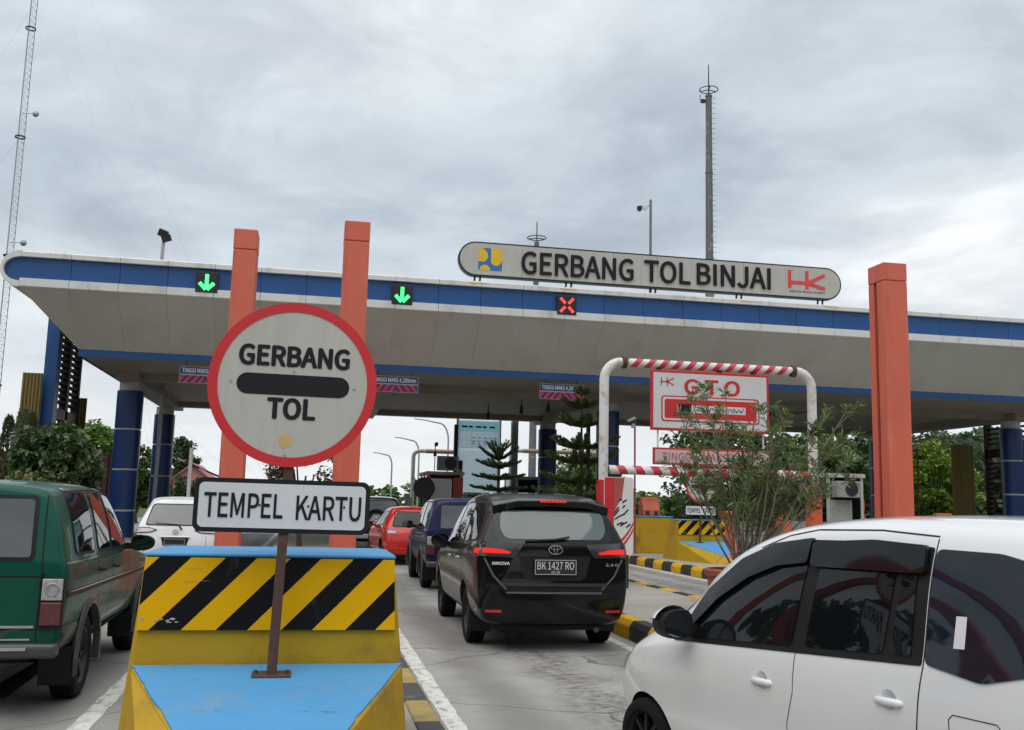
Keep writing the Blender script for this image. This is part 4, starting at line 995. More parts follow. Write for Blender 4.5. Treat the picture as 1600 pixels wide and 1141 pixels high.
# ---------------------------------------------------------------- boxy vans (green one near, navy one ahead)
def boxy_van(label, loc, heading, col, lower, plate, name):
    pg = mat('paint_' + name, col, .35, .1, var=.05, scale=1.5, coat=.32, spec=.1); lw = lower
    P = dict(paint=pg, hw=.84, track=.815, wb=2.66, axz=.335, arch=.415, sill=.40, beltw=.985,
        rear0=-.90, front0=3.38, ys=(-.3, .0, .35, .75, 1.15, 1.5, 1.75, 1.95, 2.2, 2.45, 2.8, 3.1),
        rear=[(.35, -.84), (.5, -.87), (1.1, -.875), (1.35, -.84), (1.66, -.77), (1.75, -.74)],
        front=[(.35, 3.25), (.6, 3.36), (.95, 3.30), (1.05, 3.2)],
        top=[(-.9, 1.705), (-.4, 1.735), (.6, 1.745), (1.15, 1.72), (1.5, 1.66), (1.85, 1.38), (2.15, 1.16), (2.5, 1.09), (3.1, 1.0)],
        belt=[(-.9, 1.135), (1.5, 1.125), (2.1, 1.08), (3.3, .95)],
        width=[(-.9, .825), (-.4, .84), (2.6, .84), (3.1, .82), (3.38, .78)], roofw=[(-.9, .66), (.2, .68), (1.4, .665), (2.2, .64)], bulge=.015, tail=((0, .962, .03, .02), (.03, .990, .01, .006), (.12, 1, 0, 0)))
    c = Car(name, label, loc, heading, P, .94, cat='van'); c.chassis(); c.wheels(.335, .205, M_['rimd'], 6)
    for sx, sd in ((-1, 'L'), (1, 'R')):
        c.window([(-.52, 1.18), (.12, 1.17), (.16, 1.64), (-.44, 1.63)], sd, r=.05)
        c.window([(.31, 1.17), (.80, 1.165), (.82, 1.645), (.34, 1.64)], sd, r=.04)
        c.window([(.93, 1.16), (1.66, 1.15), (1.44, 1.50), (1.28, 1.61), (.94, 1.63)], sd, r=.05)
        c.line([(.22, 1.66), (.22, 1.1), (.24, .82), (.42, .62), (.46, .42)], sd); c.line([(.87, 1.64), (.87, .42)], sd); c.line([(1.74, 1.12), (1.80, .42)], sd)
        c.line([(-.84, .885), (3.1, .855)], sd, .035, M_['plas'], 'side_moulding', .008); c.line([(-.84, .905), (3.1, .875)], sd, .008, M_['chrome'], 'chrome_strip', .010)
        c.line([(-.82, 1.115), (1.8, 1.10)], sd, .010, M_['chrome'], 'waist_strip', .004)
        c.line([(-.45, 1.66), (.2, 1.675), (.9, 1.672), (1.3, 1.64)], sd, .02, M_['chrome'], 'roof_gutter', .006)
        c.handle(.36, 1.0, sd, M_['plas'], .16); c.handle(1.0, .99, sd, M_['plas'], .16)
        c.mirror(sx, 1.62, 1.17, .86, M_['plas'], .22, .15)
        # wheel arch flares
        for ya in (0, P['wb']):
            b = MB(); V = []; F = []; n = 22; r0, r1 = P['arch'] - .005, P['arch'] + .065
            for k in range(n + 1):
                a = R(-12 + 204 * k / n)
                for rr, xx in ((r0, .80), (r0, .856), (r0 + .03, .860), (r1, .835)):
                    V.append((sx * xx, ya + rr * math.cos(a), P['axz'] + rr * math.sin(a)))
                if k:
                    o = 4 * (k - 1)
                    for i in range(3): F.append((o + i, o + i + 1, o + i + 5, o + i + 4))
            b.add(V, F); b.build('arch_flare', lw, c.t, smooth=True)
        c.line([(.52, .435), (2.12, .435)], sd, .12, lw, 'sill_cladding', .012, step=.08)
        c.flap(sx, -.43, .30, .24); c.flap(sx, P['wb'] - .43, .26, .22)
        X = lambda v: sx * v
        tl = c.box('tail_lamp', (X(.735), -.872, .835), (.165, .06, .365), M_['plas'], .01)
        c.box('clear_lens', (X(.735), -.903, .93), (.145, .012, .155), M_['clens'], .006, tl); c.box('red_lens', (X(.735), -.903, .755), (.145, .012, .165), mat('dull_red_lens', (.13, .028, .03), .25, var=.2, scale=30, coat=.5), .006, tl)
        b = MB(); b.lathe([(.034, -.912), (.046, -.914), (.052, -.911), (.046, -.908), (.034, -.912)], 20, (X(.735), 0, .93), 'Y'); b.build('reflector_ring', M_['galv'], tl)
        c.patch(rpoly([(-.875, .50), (-.875, .66), (-.46, .66), (-.46, .50)], .03), sd, lw, 'bumper_corner', .016, .02)
    c.window([(-.56, 1.16), (.56, 1.16), (.54, 1.585), (-.54, 1.585)], 'B', M_['glassg'], r=.03, fr=.03)
    c.line([(-.62, 1.66), (-.645, 1.1), (-.64, .55)], 'B', .010); c.line([(.62, 1.66), (.645, 1.1), (.64, .55)], 'B', .010)
    c.line([(-.63, 1.02), (.63, 1.02)], 'B', .014, M_['under'], 'tailgate_crease'); c.line([(-.62, .66), (.62, .66)], 'B', .018, M_['chrome'], 'tailgate_strip', .006)
    c.line([(-.62, .64), (.62, .64)], 'B', .010, M_['under'], 'panel_gap')
    b = MB(); b.bb(-.80, .80, -.945, -.80, .44, .545); b.build('rear_bumper', lw, c.t, bev=.03, seg=3)
    c.line([(-.60, .57), (.60, .57)], 'B', .012, M_['chrome'], 'tailgate_strip', .006)
    b = MB(); b.bb(-.60, .60, -.955, -.946, .50, .525); b.build('bumper_strip', M_['chrome'], c.t)
    for sx in (-.655, .655): c.box('hinge', (sx, -.895, 1.02), (.02, .03, .07), M_['plas'], .004)
    if plate: c.number_plate(plate[0], -.905, .80, plate[1], None, .44, .15)
    return c
lowg = mat('grey_cladding', (.055, .055, .052), .45, var=.25, scale=4, coat=.3)
g = boxy_van('dark green boxy van cut off by the left edge of the picture', (-2.42, 8.30, 0), 0.4, (.005, .080, .052), lowg, (.0, 'BK 1735 LN'), 'green_van')
# the glass of the green van's tailgate is stickered with nothing; the tail is dusty
n_ = boxy_van('navy blue boxy van queued ahead of the black car', (2.80, 18.35, 0), -.8, (.014, .020, .075), lowg, None, 'navy_van')

# ---------------------------------------------------------------- white hatchback on the right, nose cut off below
pw = paint('paint_white', (.78, .78, .79), 0, .28)
P = dict(paint=pw, hw=.80, track=.775, wb=2.35, axz=.222, arch=.268, sill=.175, beltw=.985,
    rear0=-.68, front0=2.93, ys=(-.2, .1, .45, .8, 1.2, 1.5, 1.75, 1.95, 2.15, 2.35, 2.55),
    rear=[(.2, -.62), (.4, -.70), (.65, -.69), (.95, -.62), (1.25, -.50), (1.45, -.38), (1.55, -.34)],
    front=[(.2, 2.84), (.45, 2.95), (.62, 2.90), (.80, 2.74)],
    top=[(-.65, 1.47), (-.2, 1.525), (.5, 1.54), (1.0, 1.53), (1.35, 1.49), (1.7, 1.38), (1.95, 1.22), (2.2, .98), (2.4, .84), (2.7, .73)],
    belt=[(-.6, 1.0), (.3, .955), (1.1, .895), (1.85, .835), (2.15, .80), (2.4, .755), (2.8, .63)], cups=[(1.33, .722), (.56, .767)], waist=.972,
    width=[(-.65, .76), (-.2, .79), (.8, .80), (1.9, .795), (2.35, .775), (2.65, .71), (2.93, .60)], roofw=[(-.65, .58), (0, .645), (.7, .675), (1.3, .65), (2.0, .61)], bulge=.06)
A16 = 16.0
tx, ty = -math.sin(R(A16)), math.cos(R(A16)); nx, ny = math.cos(R(A16)), math.sin(R(A16))
Ax, Ay = 2.03, 5.08                     # foot of the left windscreen pillar, on the car's left flank
lx, ly = -.79, 1.85                     # the same point in the car's own frame
ox = Ax - (lx * nx + ly * tx); oy = Ay - (lx * ny + ly * ty)
wc = Car('white_hatchback', 'white hatchback with dark windows cutting in from the right foreground', (ox, oy, 0), A16, P)
wc.chassis(); wc.wheels(.228, .17, M_['rimd'], 8)
vis = mat('smoked_visor', (.005, .006, .008), .05, var=0, spec=.4)
for sx, sd in ((-1, 'L'), (1, 'R')):
    # the whole side glass area: black frames first, then panes
    sur = wc.patch(rpoly([(.40, .925), (1.2, .873), (2.07, .815), (1.99, .945), (1.82, 1.13), (1.60, 1.27), (1.35, 1.36), (1.09, 1.398), (.70, 1.408), (.40, 1.395)], .012), sd, M_['plas'], 'window_surround', .003, .006)
    for q in ([(1.145, .905), (1.97, .848), (1.90, .96), (1.74, 1.11), (1.52, 1.235), (1.3, 1.305), (1.09, 1.34)], [(.60, .945), (1.055, .915), (1.0, 1.345), (.56, 1.355)], [(.455, .955), (.56, .948), (.525, 1.35), (.46, 1.345)]):
        wc.patch(rpoly(q, .02), sd, M_['glass'], 'pane', .007, .004, sur)
    wc.patch(rpoly([(.385, .935), (.385, 1.39), (.10, 1.385), (-.20, 1.32), (-.42, 1.20), (-.44, 1.07), (-.08, .955), (.12, .90)], .03), sd, mat('privacy_glass', (.008, .013, .022), .03, var=0, spec=.5), 'quarter_glass', .005, .006)
    # rain visors over the doors
    wc.patch(rpoly([(1.085, 1.29), (1.30, 1.26), (1.50, 1.19), (1.72, 1.065), (1.94, .87), (1.98, .88), (1.84, 1.10), (1.60, 1.275), (1.35, 1.365), (1.08, 1.402)], .015), sd, vis, 'rain_visor', .028, .022)
    wc.patch(rpoly([(.41, 1.285), (1.06, 1.275), (1.07, 1.385), (.70, 1.41), (.42, 1.398)], .02), sd, vis, 'rain_visor', .028, .022)
    wc.line([(1.11, .90), (1.12, .70), (1.17, .55), (1.18, .25)], sd, .004); wc.line([(.392, 1.43), (.392, .92), (.41, .80), (.43, .62), (.52, .45)], sd, .006)
    wc.line([(.392, 1.44), (.7, 1.456), (1.1, 1.445), (1.3, 1.41), (1.5, 1.34)], sd, .006, M_['under'], 'door_gap', .002)
    wc.handle(1.33, .715, sd, pw, .17); wc.handle(.56, .76, sd, pw, .17)
    for yy, zz in ((1.265, .745), (.415, .785)):
        pass
    o = wc.mirror(sx, 1.88, .925, .80, M_['black'], .195, .15)
    b = MB(); b.lathe([(.0, .0)], 3) if 0 else None
    wc.line([(2.6, .60), (1.9, .64), (.6, .70), (-.3, .74)], sd, .004, mat('crease_grey', (.6, .6, .61), .4, var=0), 'body_crease', .001) if 0 else None
    wc.line([(.06, .765), (.25, .765), (.27, .745), (.27, .585), (.25, .565), (.06, .565), (.04, .585), (.04, .745), (.06, .765)], sd, .004, None, 'fuel_door_gap') if sx < 0 else None
wc.patch([(.205, 1.015), (.255, 1.012), (.253, 1.135), (.205, 1.137)], 'L', mat('paper', (.72, .72, .74), .6, var=.04), 'paper_sticker', .0078, .001)
wc.window([(-.60, .86), (.60, .86), (.52, 1.08), (-.52, 1.08)], 'F', r=.03)
wc.window([(-.55, 1.0), (.55, 1.0), (.46, 1.36), (-.46, 1.36)], 'B', r=.04)
# cap of the mirror in body colour
for sx in (-1, 1):
    b = MB(); cx, cz = sx * (.80 + .108), .945
    V = []; F = []; n = 12
    for j in range(5):
        f = math.cos(j / 4 * 1.45); d = math.sin(j / 4 * 1.45)
        for k in range(n + 1):
            a = R(20 + 140 * k / n) ; V.append((cx + .125 * f * math.cos(a) , 1.88 + .0 + .12 * d, cz - .02 + .098 * f * math.sin(a)))
    for j in range(4):
        for k in range(n): F.append((j * 13 + k, j * 13 + k + 1, j * 13 + 14 + k, j * 13 + 13 + k))
    b.add(V, F); b.build('mirror_cap', pw, wc.t, smooth=True)

# ---------------------------------------------------------------- white people carrier in the left lane
P = dict(paint=pw, hw=.85, track=.81, wb=2.75, axz=.31, arch=.37, sill=.24, beltw=.98,
    rear0=-.72, front0=3.55, ys=(-.15, .2, .6, 1.1, 1.6, 2.0, 2.4, 2.8, 3.2),
    rear=[(.2, -.66), (.4, -.74), (.65, -.74), (.95, -.66), (1.3, -.50), (1.55, -.36), (1.68, -.30)],
    front=[(.2, 3.4), (.5, 3.53), (.8, 3.45), (.95, 3.3)],
    top=[(-.7, 1.585), (-.2, 1.62), (.8, 1.63), (1.5, 1.55), (2.0, 1.28), (2.5, 1.0), (3.2, .9)],
    belt=[(-.7, 1.03), (1.2, .96), (2.4, .92), (3.3, .80)],
    width=[(-.7, .81), (-.1, .85), (2.6, .85), (3.2, .80), (3.55, .7)], roofw=[(-.7, .55), (0, .62), (1.2, .64), (2.4, .6)], bulge=.07)
c = Car('white_people_carrier', 'white people carrier seen from behind, ahead of the green van', (-2.63, 21.6, 0), .5, P, .95)
c.chassis(); c.wheels(.31, .19, M_['rim'], 10)
c.window([(-.60, 1.03), (.60, 1.03), (.58, 1.15), (.50, 1.44), (-.50, 1.44), (-.58, 1.15)], 'B', M_['glassg'], r=.06, fr=.025)
for sx, sd in ((-1, 'L'), (1, 'R')):
    X = lambda v: sx * v
    tl = c.patch(rpoly([(X(.83), .96), (X(.80), .84), (X(.50), .86), (X(.36), .92), (X(.55), .97)], .03), 'B', M_['plas'], 'tail_lamp', .012, .02)
    c.patch(rpoly([(X(.81), .945), (X(.78), .86), (X(.51), .875), (X(.41), .918), (X(.56), .955)], .02), 'B', mat('pale_lens', (.60, .58, .58), .15, var=.1, coat=1), 'lens', .018, .01, tl)
    c.window([(.1, 1.06), (.75, 1.02), (.75, 1.45), (.15, 1.46)], sd); c.window([(.9, 1.0), (1.7, .98), (1.5, 1.28), (.92, 1.45)], sd)
    c.mirror(sx, 1.75, 1.02, .85, M_['plas'], .2, .15)
c.line([(-.62, .80), (-.62, .45)], 'B', .008); c.line([(.62, .80), (.62, .45)], 'B', .008)
b = MB(); b.box((0, -.775, .775), (.62, .02, .035)); b.build('chrome_bar', M_['chrome'], c.t, bev=.008)
c.patch(rpoly([(-.28, .755), (.28, .755), (.24, .60), (-.24, .60)], .02), 'B', M_['plas'], 'plate_recess', .004, .004)
c.number_plate(0, -.80, .68, None)
toyota_emblem(c, 0, -.765, .88, .13, .09)
b = MB(); b.tube([(.06, -.71, 1.02), (.12, -.74, .93)], .018, 6); b.tube([(.06, -.71, 1.03), (-.42, -.70, 1.06)], .010, 6); b.build('wiper', M_['plas'], c.t)
b = MB(); b.bb(-.84, .84, -.60, -.3, .30, .34); c.patch(rpoly([(-.75, .36), (.75, .36), (.72, .28), (-.72, .28)], .02), 'B', M_['plas'], 'bumper_insert', .005, .005)
for sx in (-1, 1): c.patch(rpoly([(sx * .78, .44), (sx * .78, .40), (sx * .56, .40), (sx * .56, .44)], .01), 'B', M_['rlens'], 'reflector', .008, .01)

# ---------------------------------------------------------------- red hatchback further up the middle lane
pr_ = paint('paint_red', (.56, .022, .016), 0, .3)
P = dict(paint=pr_, hw=.84, track=.80, wb=2.5, axz=.30, arch=.36, sill=.22, beltw=.98,
    rear0=-.66, front0=3.25, ys=(-.15, .2, .6, 1.1, 1.5, 1.9, 2.3, 2.7, 2.95),
    rear=[(.2, -.60), (.4, -.68), (.65, -.66), (.92, -.56), (1.2, -.38), (1.42, -.20), (1.52, -.16)],
    front=[(.2, 3.1), (.5, 3.23), (.8, 3.1), (.9, 2.95)],
    top=[(-.6, 1.43), (0, 1.47), (.7, 1.48), (1.2, 1.42), (1.7, 1.15), (2.1, .97), (2.8, .86)],
    belt=[(-.6, .98), (1.2, .92), (2.1, .88), (3.0, .76)],
    width=[(-.66, .78), (-.1, .84), (2.4, .84), (3.0, .78), (3.25, .68)], roofw=[(-.6, .52), (0, .59), (1.2, .61), (2.2, .58)], bulge=.08)
c = Car('red_hatchback', 'bright red hatchback between the round sign and the navy van', (2.55, 25.2, 0), 4, P, .97)
c.chassis(); c.wheels(.30, .185, M_['rim'], 8)
c.window([(-.60, .98), (.60, .98), (.48, 1.32), (-.48, 1.32)], 'B', M_['glass'], r=.06, fr=.03)
for sx, sd in ((-1, 'L'), (1, 'R')):
    X = lambda v: sx * v
    c.window([(-.1, 1.02), (.55, .98), (.55, 1.33), (.0, 1.33)], sd); c.window([(.63, .97), (1.45, .94), (1.25, 1.18), (.65, 1.32)], sd)
    tl = c.patch(rpoly([(X(.80), .93), (X(.78), .78), (X(.55), .77), (X(.46), .86), (X(.62), .93)], .03), 'B', M_['rlens'], 'tail_lamp', .012, .02)
    c.patch(rpoly([(X(.74), .87), (X(.73), .80), (X(.56), .80), (X(.52), .84)], .02), 'B', M_['clens'], 'clear_lens', .02, .008, tl)
    c.mirror(sx, 1.5, .98, .84, pr_, .18, .14)
c.patch(rpoly([(-.7, .38), (.7, .38), (.66, .25), (-.66, .25)], .03), 'B', M_['plas'], 'bumper_insert', .005, .005)
c.line([(-.7, .62), (.7, .62)], 'B', .008); c.number_plate(0, -.74, .70, None)
# ---------------------------------------------------------------- black off-roader with a spare wheel
pk = paint('paint_soot', (.010, .010, .011), 0, .35)
P = dict(paint=pk, hw=.86, track=.83, wb=2.6, axz=.36, arch=.43, sill=.36, beltw=.98,
    rear0=-.75, front0=3.4, ys=(-.2, .2, .6, 1.1, 1.5, 1.9, 2.3, 2.7, 3.1),
    rear=[(.3, -.70), (.5, -.75), (1.05, -.74), (1.4, -.66), (1.65, -.58), (1.75, -.55)],
    front=[(.3, 3.3), (.6, 3.4), (1.0, 3.3), (1.1, 3.2)],
    top=[(-.7, 1.66), (0, 1.70), (.9, 1.70), (1.4, 1.62), (1.8, 1.35), (2.1, 1.12), (3.0, 1.03)],
    belt=[(-.7, 1.10), (1.8, 1.06), (3.2, .95)],
    width=[(-.75, .82), (-.2, .86), (2.6, .86), (3.4, .78)], roofw=[(-.7, .62), (0, .66), (1.3, .65), (2.2, .6)], bulge=.02)
c = Car('black_off_roader', 'small black off-roader with a spare wheel on its tail, beside the red hatchback', (2.0, 31.2, 0), 0, P)
c.chassis(); c.wheels(.36, .21, M_['rim'], 6)
c.window([(-.58, 1.12), (.58, 1.12), (.54, 1.55), (-.54, 1.55)], 'B', M_['glassg'], r=.05)
b = MB(); r = .33
b.lathe([(r * .6, -.09), (r * .9, -.10), (r, -.06), (r, .06), (r * .9, .10), (r * .6, .09)], 28, (-.05, -.87, .98), 'Y'); sw = b.build('spare_wheel', M_['tyre'], c.t, smooth=True)
b = MB(); b.lathe([(0, -.05), (.06, -.07), (.07, -.03), (r * .58, .0), (r * .62, -.08)], 24, (-.05, -.87, .98), 'Y')
for k in range(6):
    a = k * math.pi / 3; b.box((-.05 + .12 * math.cos(a), -.93, .98 + .12 * math.sin(a)), (.17, .02, .05), ry=-a)
b.build('rim', mat('rim_bright', (.5, .5, .5), .35, .6, var=.05), sw)
for sx in (-1, 1):
    c.patch(rpoly([(sx * .82, .95), (sx * .82, .68), (sx * .70, .68), (sx * .70, .95)], .02), 'B', M_['rlens'], 'tail_lamp', .012, .02)
b = MB(); b.bb(-.8, .8, -.86, -.70, .42, .56); b.build('rear_bumper', mat('bumper_silver', (.4, .4, .4), .4, .3), c.t, bev=.03)
b = MB()
for sx in (-.56, .56): b.tube([(sx, -.4, 1.74), (sx, 1.2, 1.76)], .018, 6)
b.build('roof_rail', M_['galv'], c.t)
# ================================================================ orange pillars
def pillar(x0, x1, y, top, label, groove):
    t = thing('orange_pillar', label, 'pillar', ((x0 + x1) / 2, y, .2), 0, 'orange steel pillars')
    hw = (x1 - x0) / 2; d = .46; H = top - .2
    b = MB(); b.bb(-hw, hw, 0, d * .50, 0, H - .30); b.build('front_shaft', M_['org'], t, bev=.012)
    b = MB(); b.bb(-hw, hw, d * .68, d, 0, H - .30); b.build('rear_shaft', M_['org'], t, bev=.012)
    b = MB(); b.bb(-hw + .05, hw - .05, d * .49, d * .69, 0, H - .28); b.build('groove', mat('groove_dark', (.05, .02, .015), .7), t)
    b = MB(); b.bb(-hw - .003, hw + .003, -.003, d + .003, H - .294, H); b.build('cap', M_['org'], t, bev=.015)
    b = MB(); b.bb(-hw - .05, hw + .05, -.05, d + .05, 0, .03); b.build('foot_plate', M_['org'], t, bev=.006)
    return t
pillar(-1.25, -.93, 14.0, 5.30, 'left one of the two orange pillars behind the round sign', 1)
pillar(.28, .64, 14.0, 5.54, 'right one of the two orange pillars behind the round sign', -1)
pillar(8.83, 9.24, 14.0, 5.54, 'single tall orange pillar behind the white hatchback', -1)

# ================================================================ height gauge frame of the electronic toll lane
pipe = mat('pipe_white', (.70, .69, .66), .5, var=.18, scale=5, dirt=(.42, .36, .28)); pred = mat('pipe_red', (.55, .04, .07), .5, var=.2, scale=6, dirt=(.42, .10, .07))
t = thing('height_gauge_frame', 'white pipe portal with red and white bars over the electronic toll lane', 'frame', (6.95, 16.6, .2))
L, Rr, zt_, rp_ = -1.99, 1.98, 3.88, .085
for sx, X in ((-1, L), (1, Rr)):
    path = [(X, 0, 0), (X, 0, zt_ - .32)] + [(X - sx * (.32 - .32 * math.cos(R(a))), 0, zt_ - .32 + .32 * math.sin(R(a))) for a in (15, 30, 45, 60, 75, 90)]
    b = MB(); b.tube(path, rp_, 14); b.build('post', pipe, t, smooth=True)
    b = MB(); b.tube([(X - sx * .33, 0, zt_), (X - sx * .40, 0, zt_)], rp_ * 1.28, 14); fl = b.build('flange', M_['rust'], t)
def striped_bar(x0, x1, z, r, per, lean):
    n = int(round((x1 - x0) / per)); per = (x1 - x0) / n
    for k in range(n):
        b = MB(); V = []; m_ = 12
        for e in (0, 1):
            for j in range(m_):
                a = 2 * math.pi * j / m_; xx = x0 + (k + e) * per + lean * math.sin(a) * r
                xx = min(max(xx, x0), x1); V.append((xx, r * math.cos(a), z + r * math.sin(a)))
        b.add(V, [(j, (j + 1) % m_, m_ + (j + 1) % m_, m_ + j) for j in range(m_)] + [tuple(range(m_)), tuple(range(2 * m_ - 1, m_ - 1, -1))])
        b.build('red_band' if k % 2 else 'white_band', pred if k % 2 else pipe, t, smooth=True)
striped_bar(L + .40, Rr - .40, zt_, rp_ * .92, .125, .9)
striped_bar(L + .09, Rr - .09, 1.98, rp_ * .92, .16, -.6)
b = MB(); b.bb(Rr - .11, Rr + .11, -.11, .11, 0, 1.78); b.build('post_sleeve', M_['orgp'], t, bev=.01)
b = MB(); b.bb(L - .10, L + .10, -.10, .10, 0, 1.80); b.build('post_sleeve', M_['red'], t, bev=.01)
# GTO sign hanging from the bar
gs = thing('lane_name_sign', 'white GTO sign with red border hanging from the striped bar', 'sign', (6.91, 16.5, 3.43))
b = MB(); b.bb(-1.12, 1.12, 0, .05, -.535, .535); b.build('border', M_['red'], gs, bev=.006)
gw = mat('gto_white', (.66, .66, .67), .45, var=.06)
b = MB(); b.bb(-1.075, 1.075, -.006, 0, -.49, .49); b.build('face', gw, gs)
text('G T O', 1.06, .27, M_['red'], gs, (.03, -.007, .26), bold=.03, depth=.006)
b = MB(); b.prism(rrect(-.93, .93, -.375, .085, .06), -.010, -.005, 'Y'); bx1 = b.build('red_outline', M_['red'], gs)
b = MB(); b.prism(rrect(-.905, .905, -.35, .06, .05), -.013, -.009, 'Y'); b.build('white_outline', gw, bx1)
b = MB(); b.prism(rrect(-.87, .87, -.315, .025, .04), -.016, -.012, 'Y'); b.build('red_box', M_['red'], bx1)
b = MB(); b.bb(-.63, .66, -.020, -.015, -.21, -.075); b.build('white_field', gw, bx1)
b = MB(); b.bb(-.62, -.37, -.023, -.019, -.20, -.06); b.box((-.57, -.021, -.235), (.05, .006, .03)); b.box((-.50, -.021, -.235), (.05, .006, .03)); b.box((-.43, -.021, -.235), (.05, .006, .03)); b.build('card_icon', M_['ink'], bx1)
b = MB(); r = random.Random(4); x = .05
for k in range(26):
    x = -.25 + k * .034; b.box((x, -.021, -.145 + r.uniform(-.02, .02)), (.012, .005, r.uniform(.03, .10)), ry=r.uniform(-.7, .5))
b.build('small_print', M_['ink'], bx1)
b = MB()
for (x0, z0, x1, z1) in ((-.93, .40, -.93, .26), (-.93, .33, -.82, .33), (-.82, .40, -.82, .26), (-.82, .33, -.70, .395), (-.82, .33, -.70, .275)):
    d = math.hypot(x1 - x0, z1 - z0); b.box(((x0 + x1) / 2, -.008, (z0 + z1) / 2), (d + .01, .005, .02), ry=-math.atan2(z1 - z0, x1 - x0))
b.build('red_emblem', M_['red'], gs)
for dx in (-.95, .2, .85):
    b = MB(); b.box((dx, .07, .56), (.09, .04, .06)); b.build('hanger', M_['black'], gs)
hs = thing('clearance_sign', 'pale red bordered TINGGI MAKS plate below the GTO sign', 'sign', (6.94, 16.5, 2.44))
b = MB(); b.bb(-1.105, 1.105, 0, .04, -.15, .15); b.build('border', M_['red'], hs, bev=.005)
b = MB(); b.bb(-1.07, 1.07, -.006, 0, -.115, .115); b.build('face', mat('pale_pink', (.60, .47, .47), .5, var=.06), hs)
pk_ = mat('faded_red', (.58, .09, .11), .5)
text('TINGGI', .58, .13, pk_, hs, (-.65, -.007, 0), bold=.0, depth=.005); text('MAKS', .47, .13, pk_, hs, (.05, -.007, 0), depth=.005); text('2.1 M', .40, .13, pk_, hs, (.66, -.007, 0), depth=.005)
for dx in (-1.0, 1.0):
    b = MB(); b.tube([(dx, .06, .10), (dx, .06, .50)], .015, 6); b.build('hanger', pipe, hs)
# printed panel at the left post
pn = thing('printed_panel', 'red and white printed panel with black motif beside the left frame post', 'panel', (5.0, 15.9, .2))
b = MB(); b.prism(rrect(-.22, .28, .55, 1.83, .05), 0, .05, 'Y'); b.build('board', M_['white'], pn)
b = MB(); b.bb(-.222, -.06, -.004, .0, .56, 1.82); b.build('red_band', M_['red'], pn)
b = MB(); b.prism([(-.06, 1.82), (.12, 1.82), (.08, 1.5), (-.06, 1.25)], -.004, 0, 'Y'); b.build('red_sweep', mat('brick_red', (.42, .10, .07), .5), pn)
for o_ in (0, .1):
    b = MB(); P = [(-.05 + .33 * u, .60 + o_ + .35 * u ** 1.8) for u in (k / 8 for k in range(9))]; b.prism(P + [(x, z + .05) for x, z in P[::-1]], -.006, -.002, 'Y'); b.build('red_sweep', M_['red'], pn)
b = MB(); r = random.Random(9)
for k in range(12): b.box((.08 + r.uniform(-.1, .14), -.004, 1.28 + r.uniform(-.28, .28)), (r.uniform(.06, .14), .005, .022), ry=R(-38 + r.uniform(-15, 15)))
b.build('black_motif', M_['ink'], pn)
for dx in (-.15, .2):
    b = MB(); b.bb(dx - .02, dx + .02, .05, .09, 0, 1.7); b.build('leg', M_['dark'], pn)

# ================================================================ plants
def leaves(mb, P, D, ln, wd, curl=.15, seed=0):
    """lanceolate leaves: base points P, directions D (unit), one folded pair of quads each"""
    r = np.random.default_rng(seed); n = len(P); P = np.asarray(P, float); D = np.asarray(D, float)
    up = r.normal(size=(n, 3)) * .4 + np.array([0, 0, 1.0]); sd = np.cross(D, up); sd /= np.linalg.norm(sd, axis=1)[:, None] + 1e-9
    L = (np.asarray(ln) * r.uniform(.75, 1.2, n))[:, None]; W = (np.asarray(wd) * r.uniform(.8, 1.2, n))[:, None]
    dn = np.array([0, 0, -1.0])
    a = P; m1 = P + D * L * .5 + sd * W; m2 = P + D * L * .5 - sd * W; e = P + D * L + dn * L * curl
    V = np.stack([a, m1, e, m2], 1).reshape(-1, 3); o = len(mb.v)
    mb.v += [tuple(v) for v in V]; mb.f += [(o + 4 * i, o + 4 * i + 1, o + 4 * i + 2, o + 4 * i + 3) for i in range(n)]
def raw(mb, name, m, parent=None):
    me = bpy.data.meshes.new(name); me.from_pydata(mb.v, [], mb.f); me.materials.append(m); me.update(); return link(name, me, parent)
def unit(v): v = np.asarray(v, float); return v / (np.linalg.norm(v, axis=-1, keepdims=True) + 1e-9)

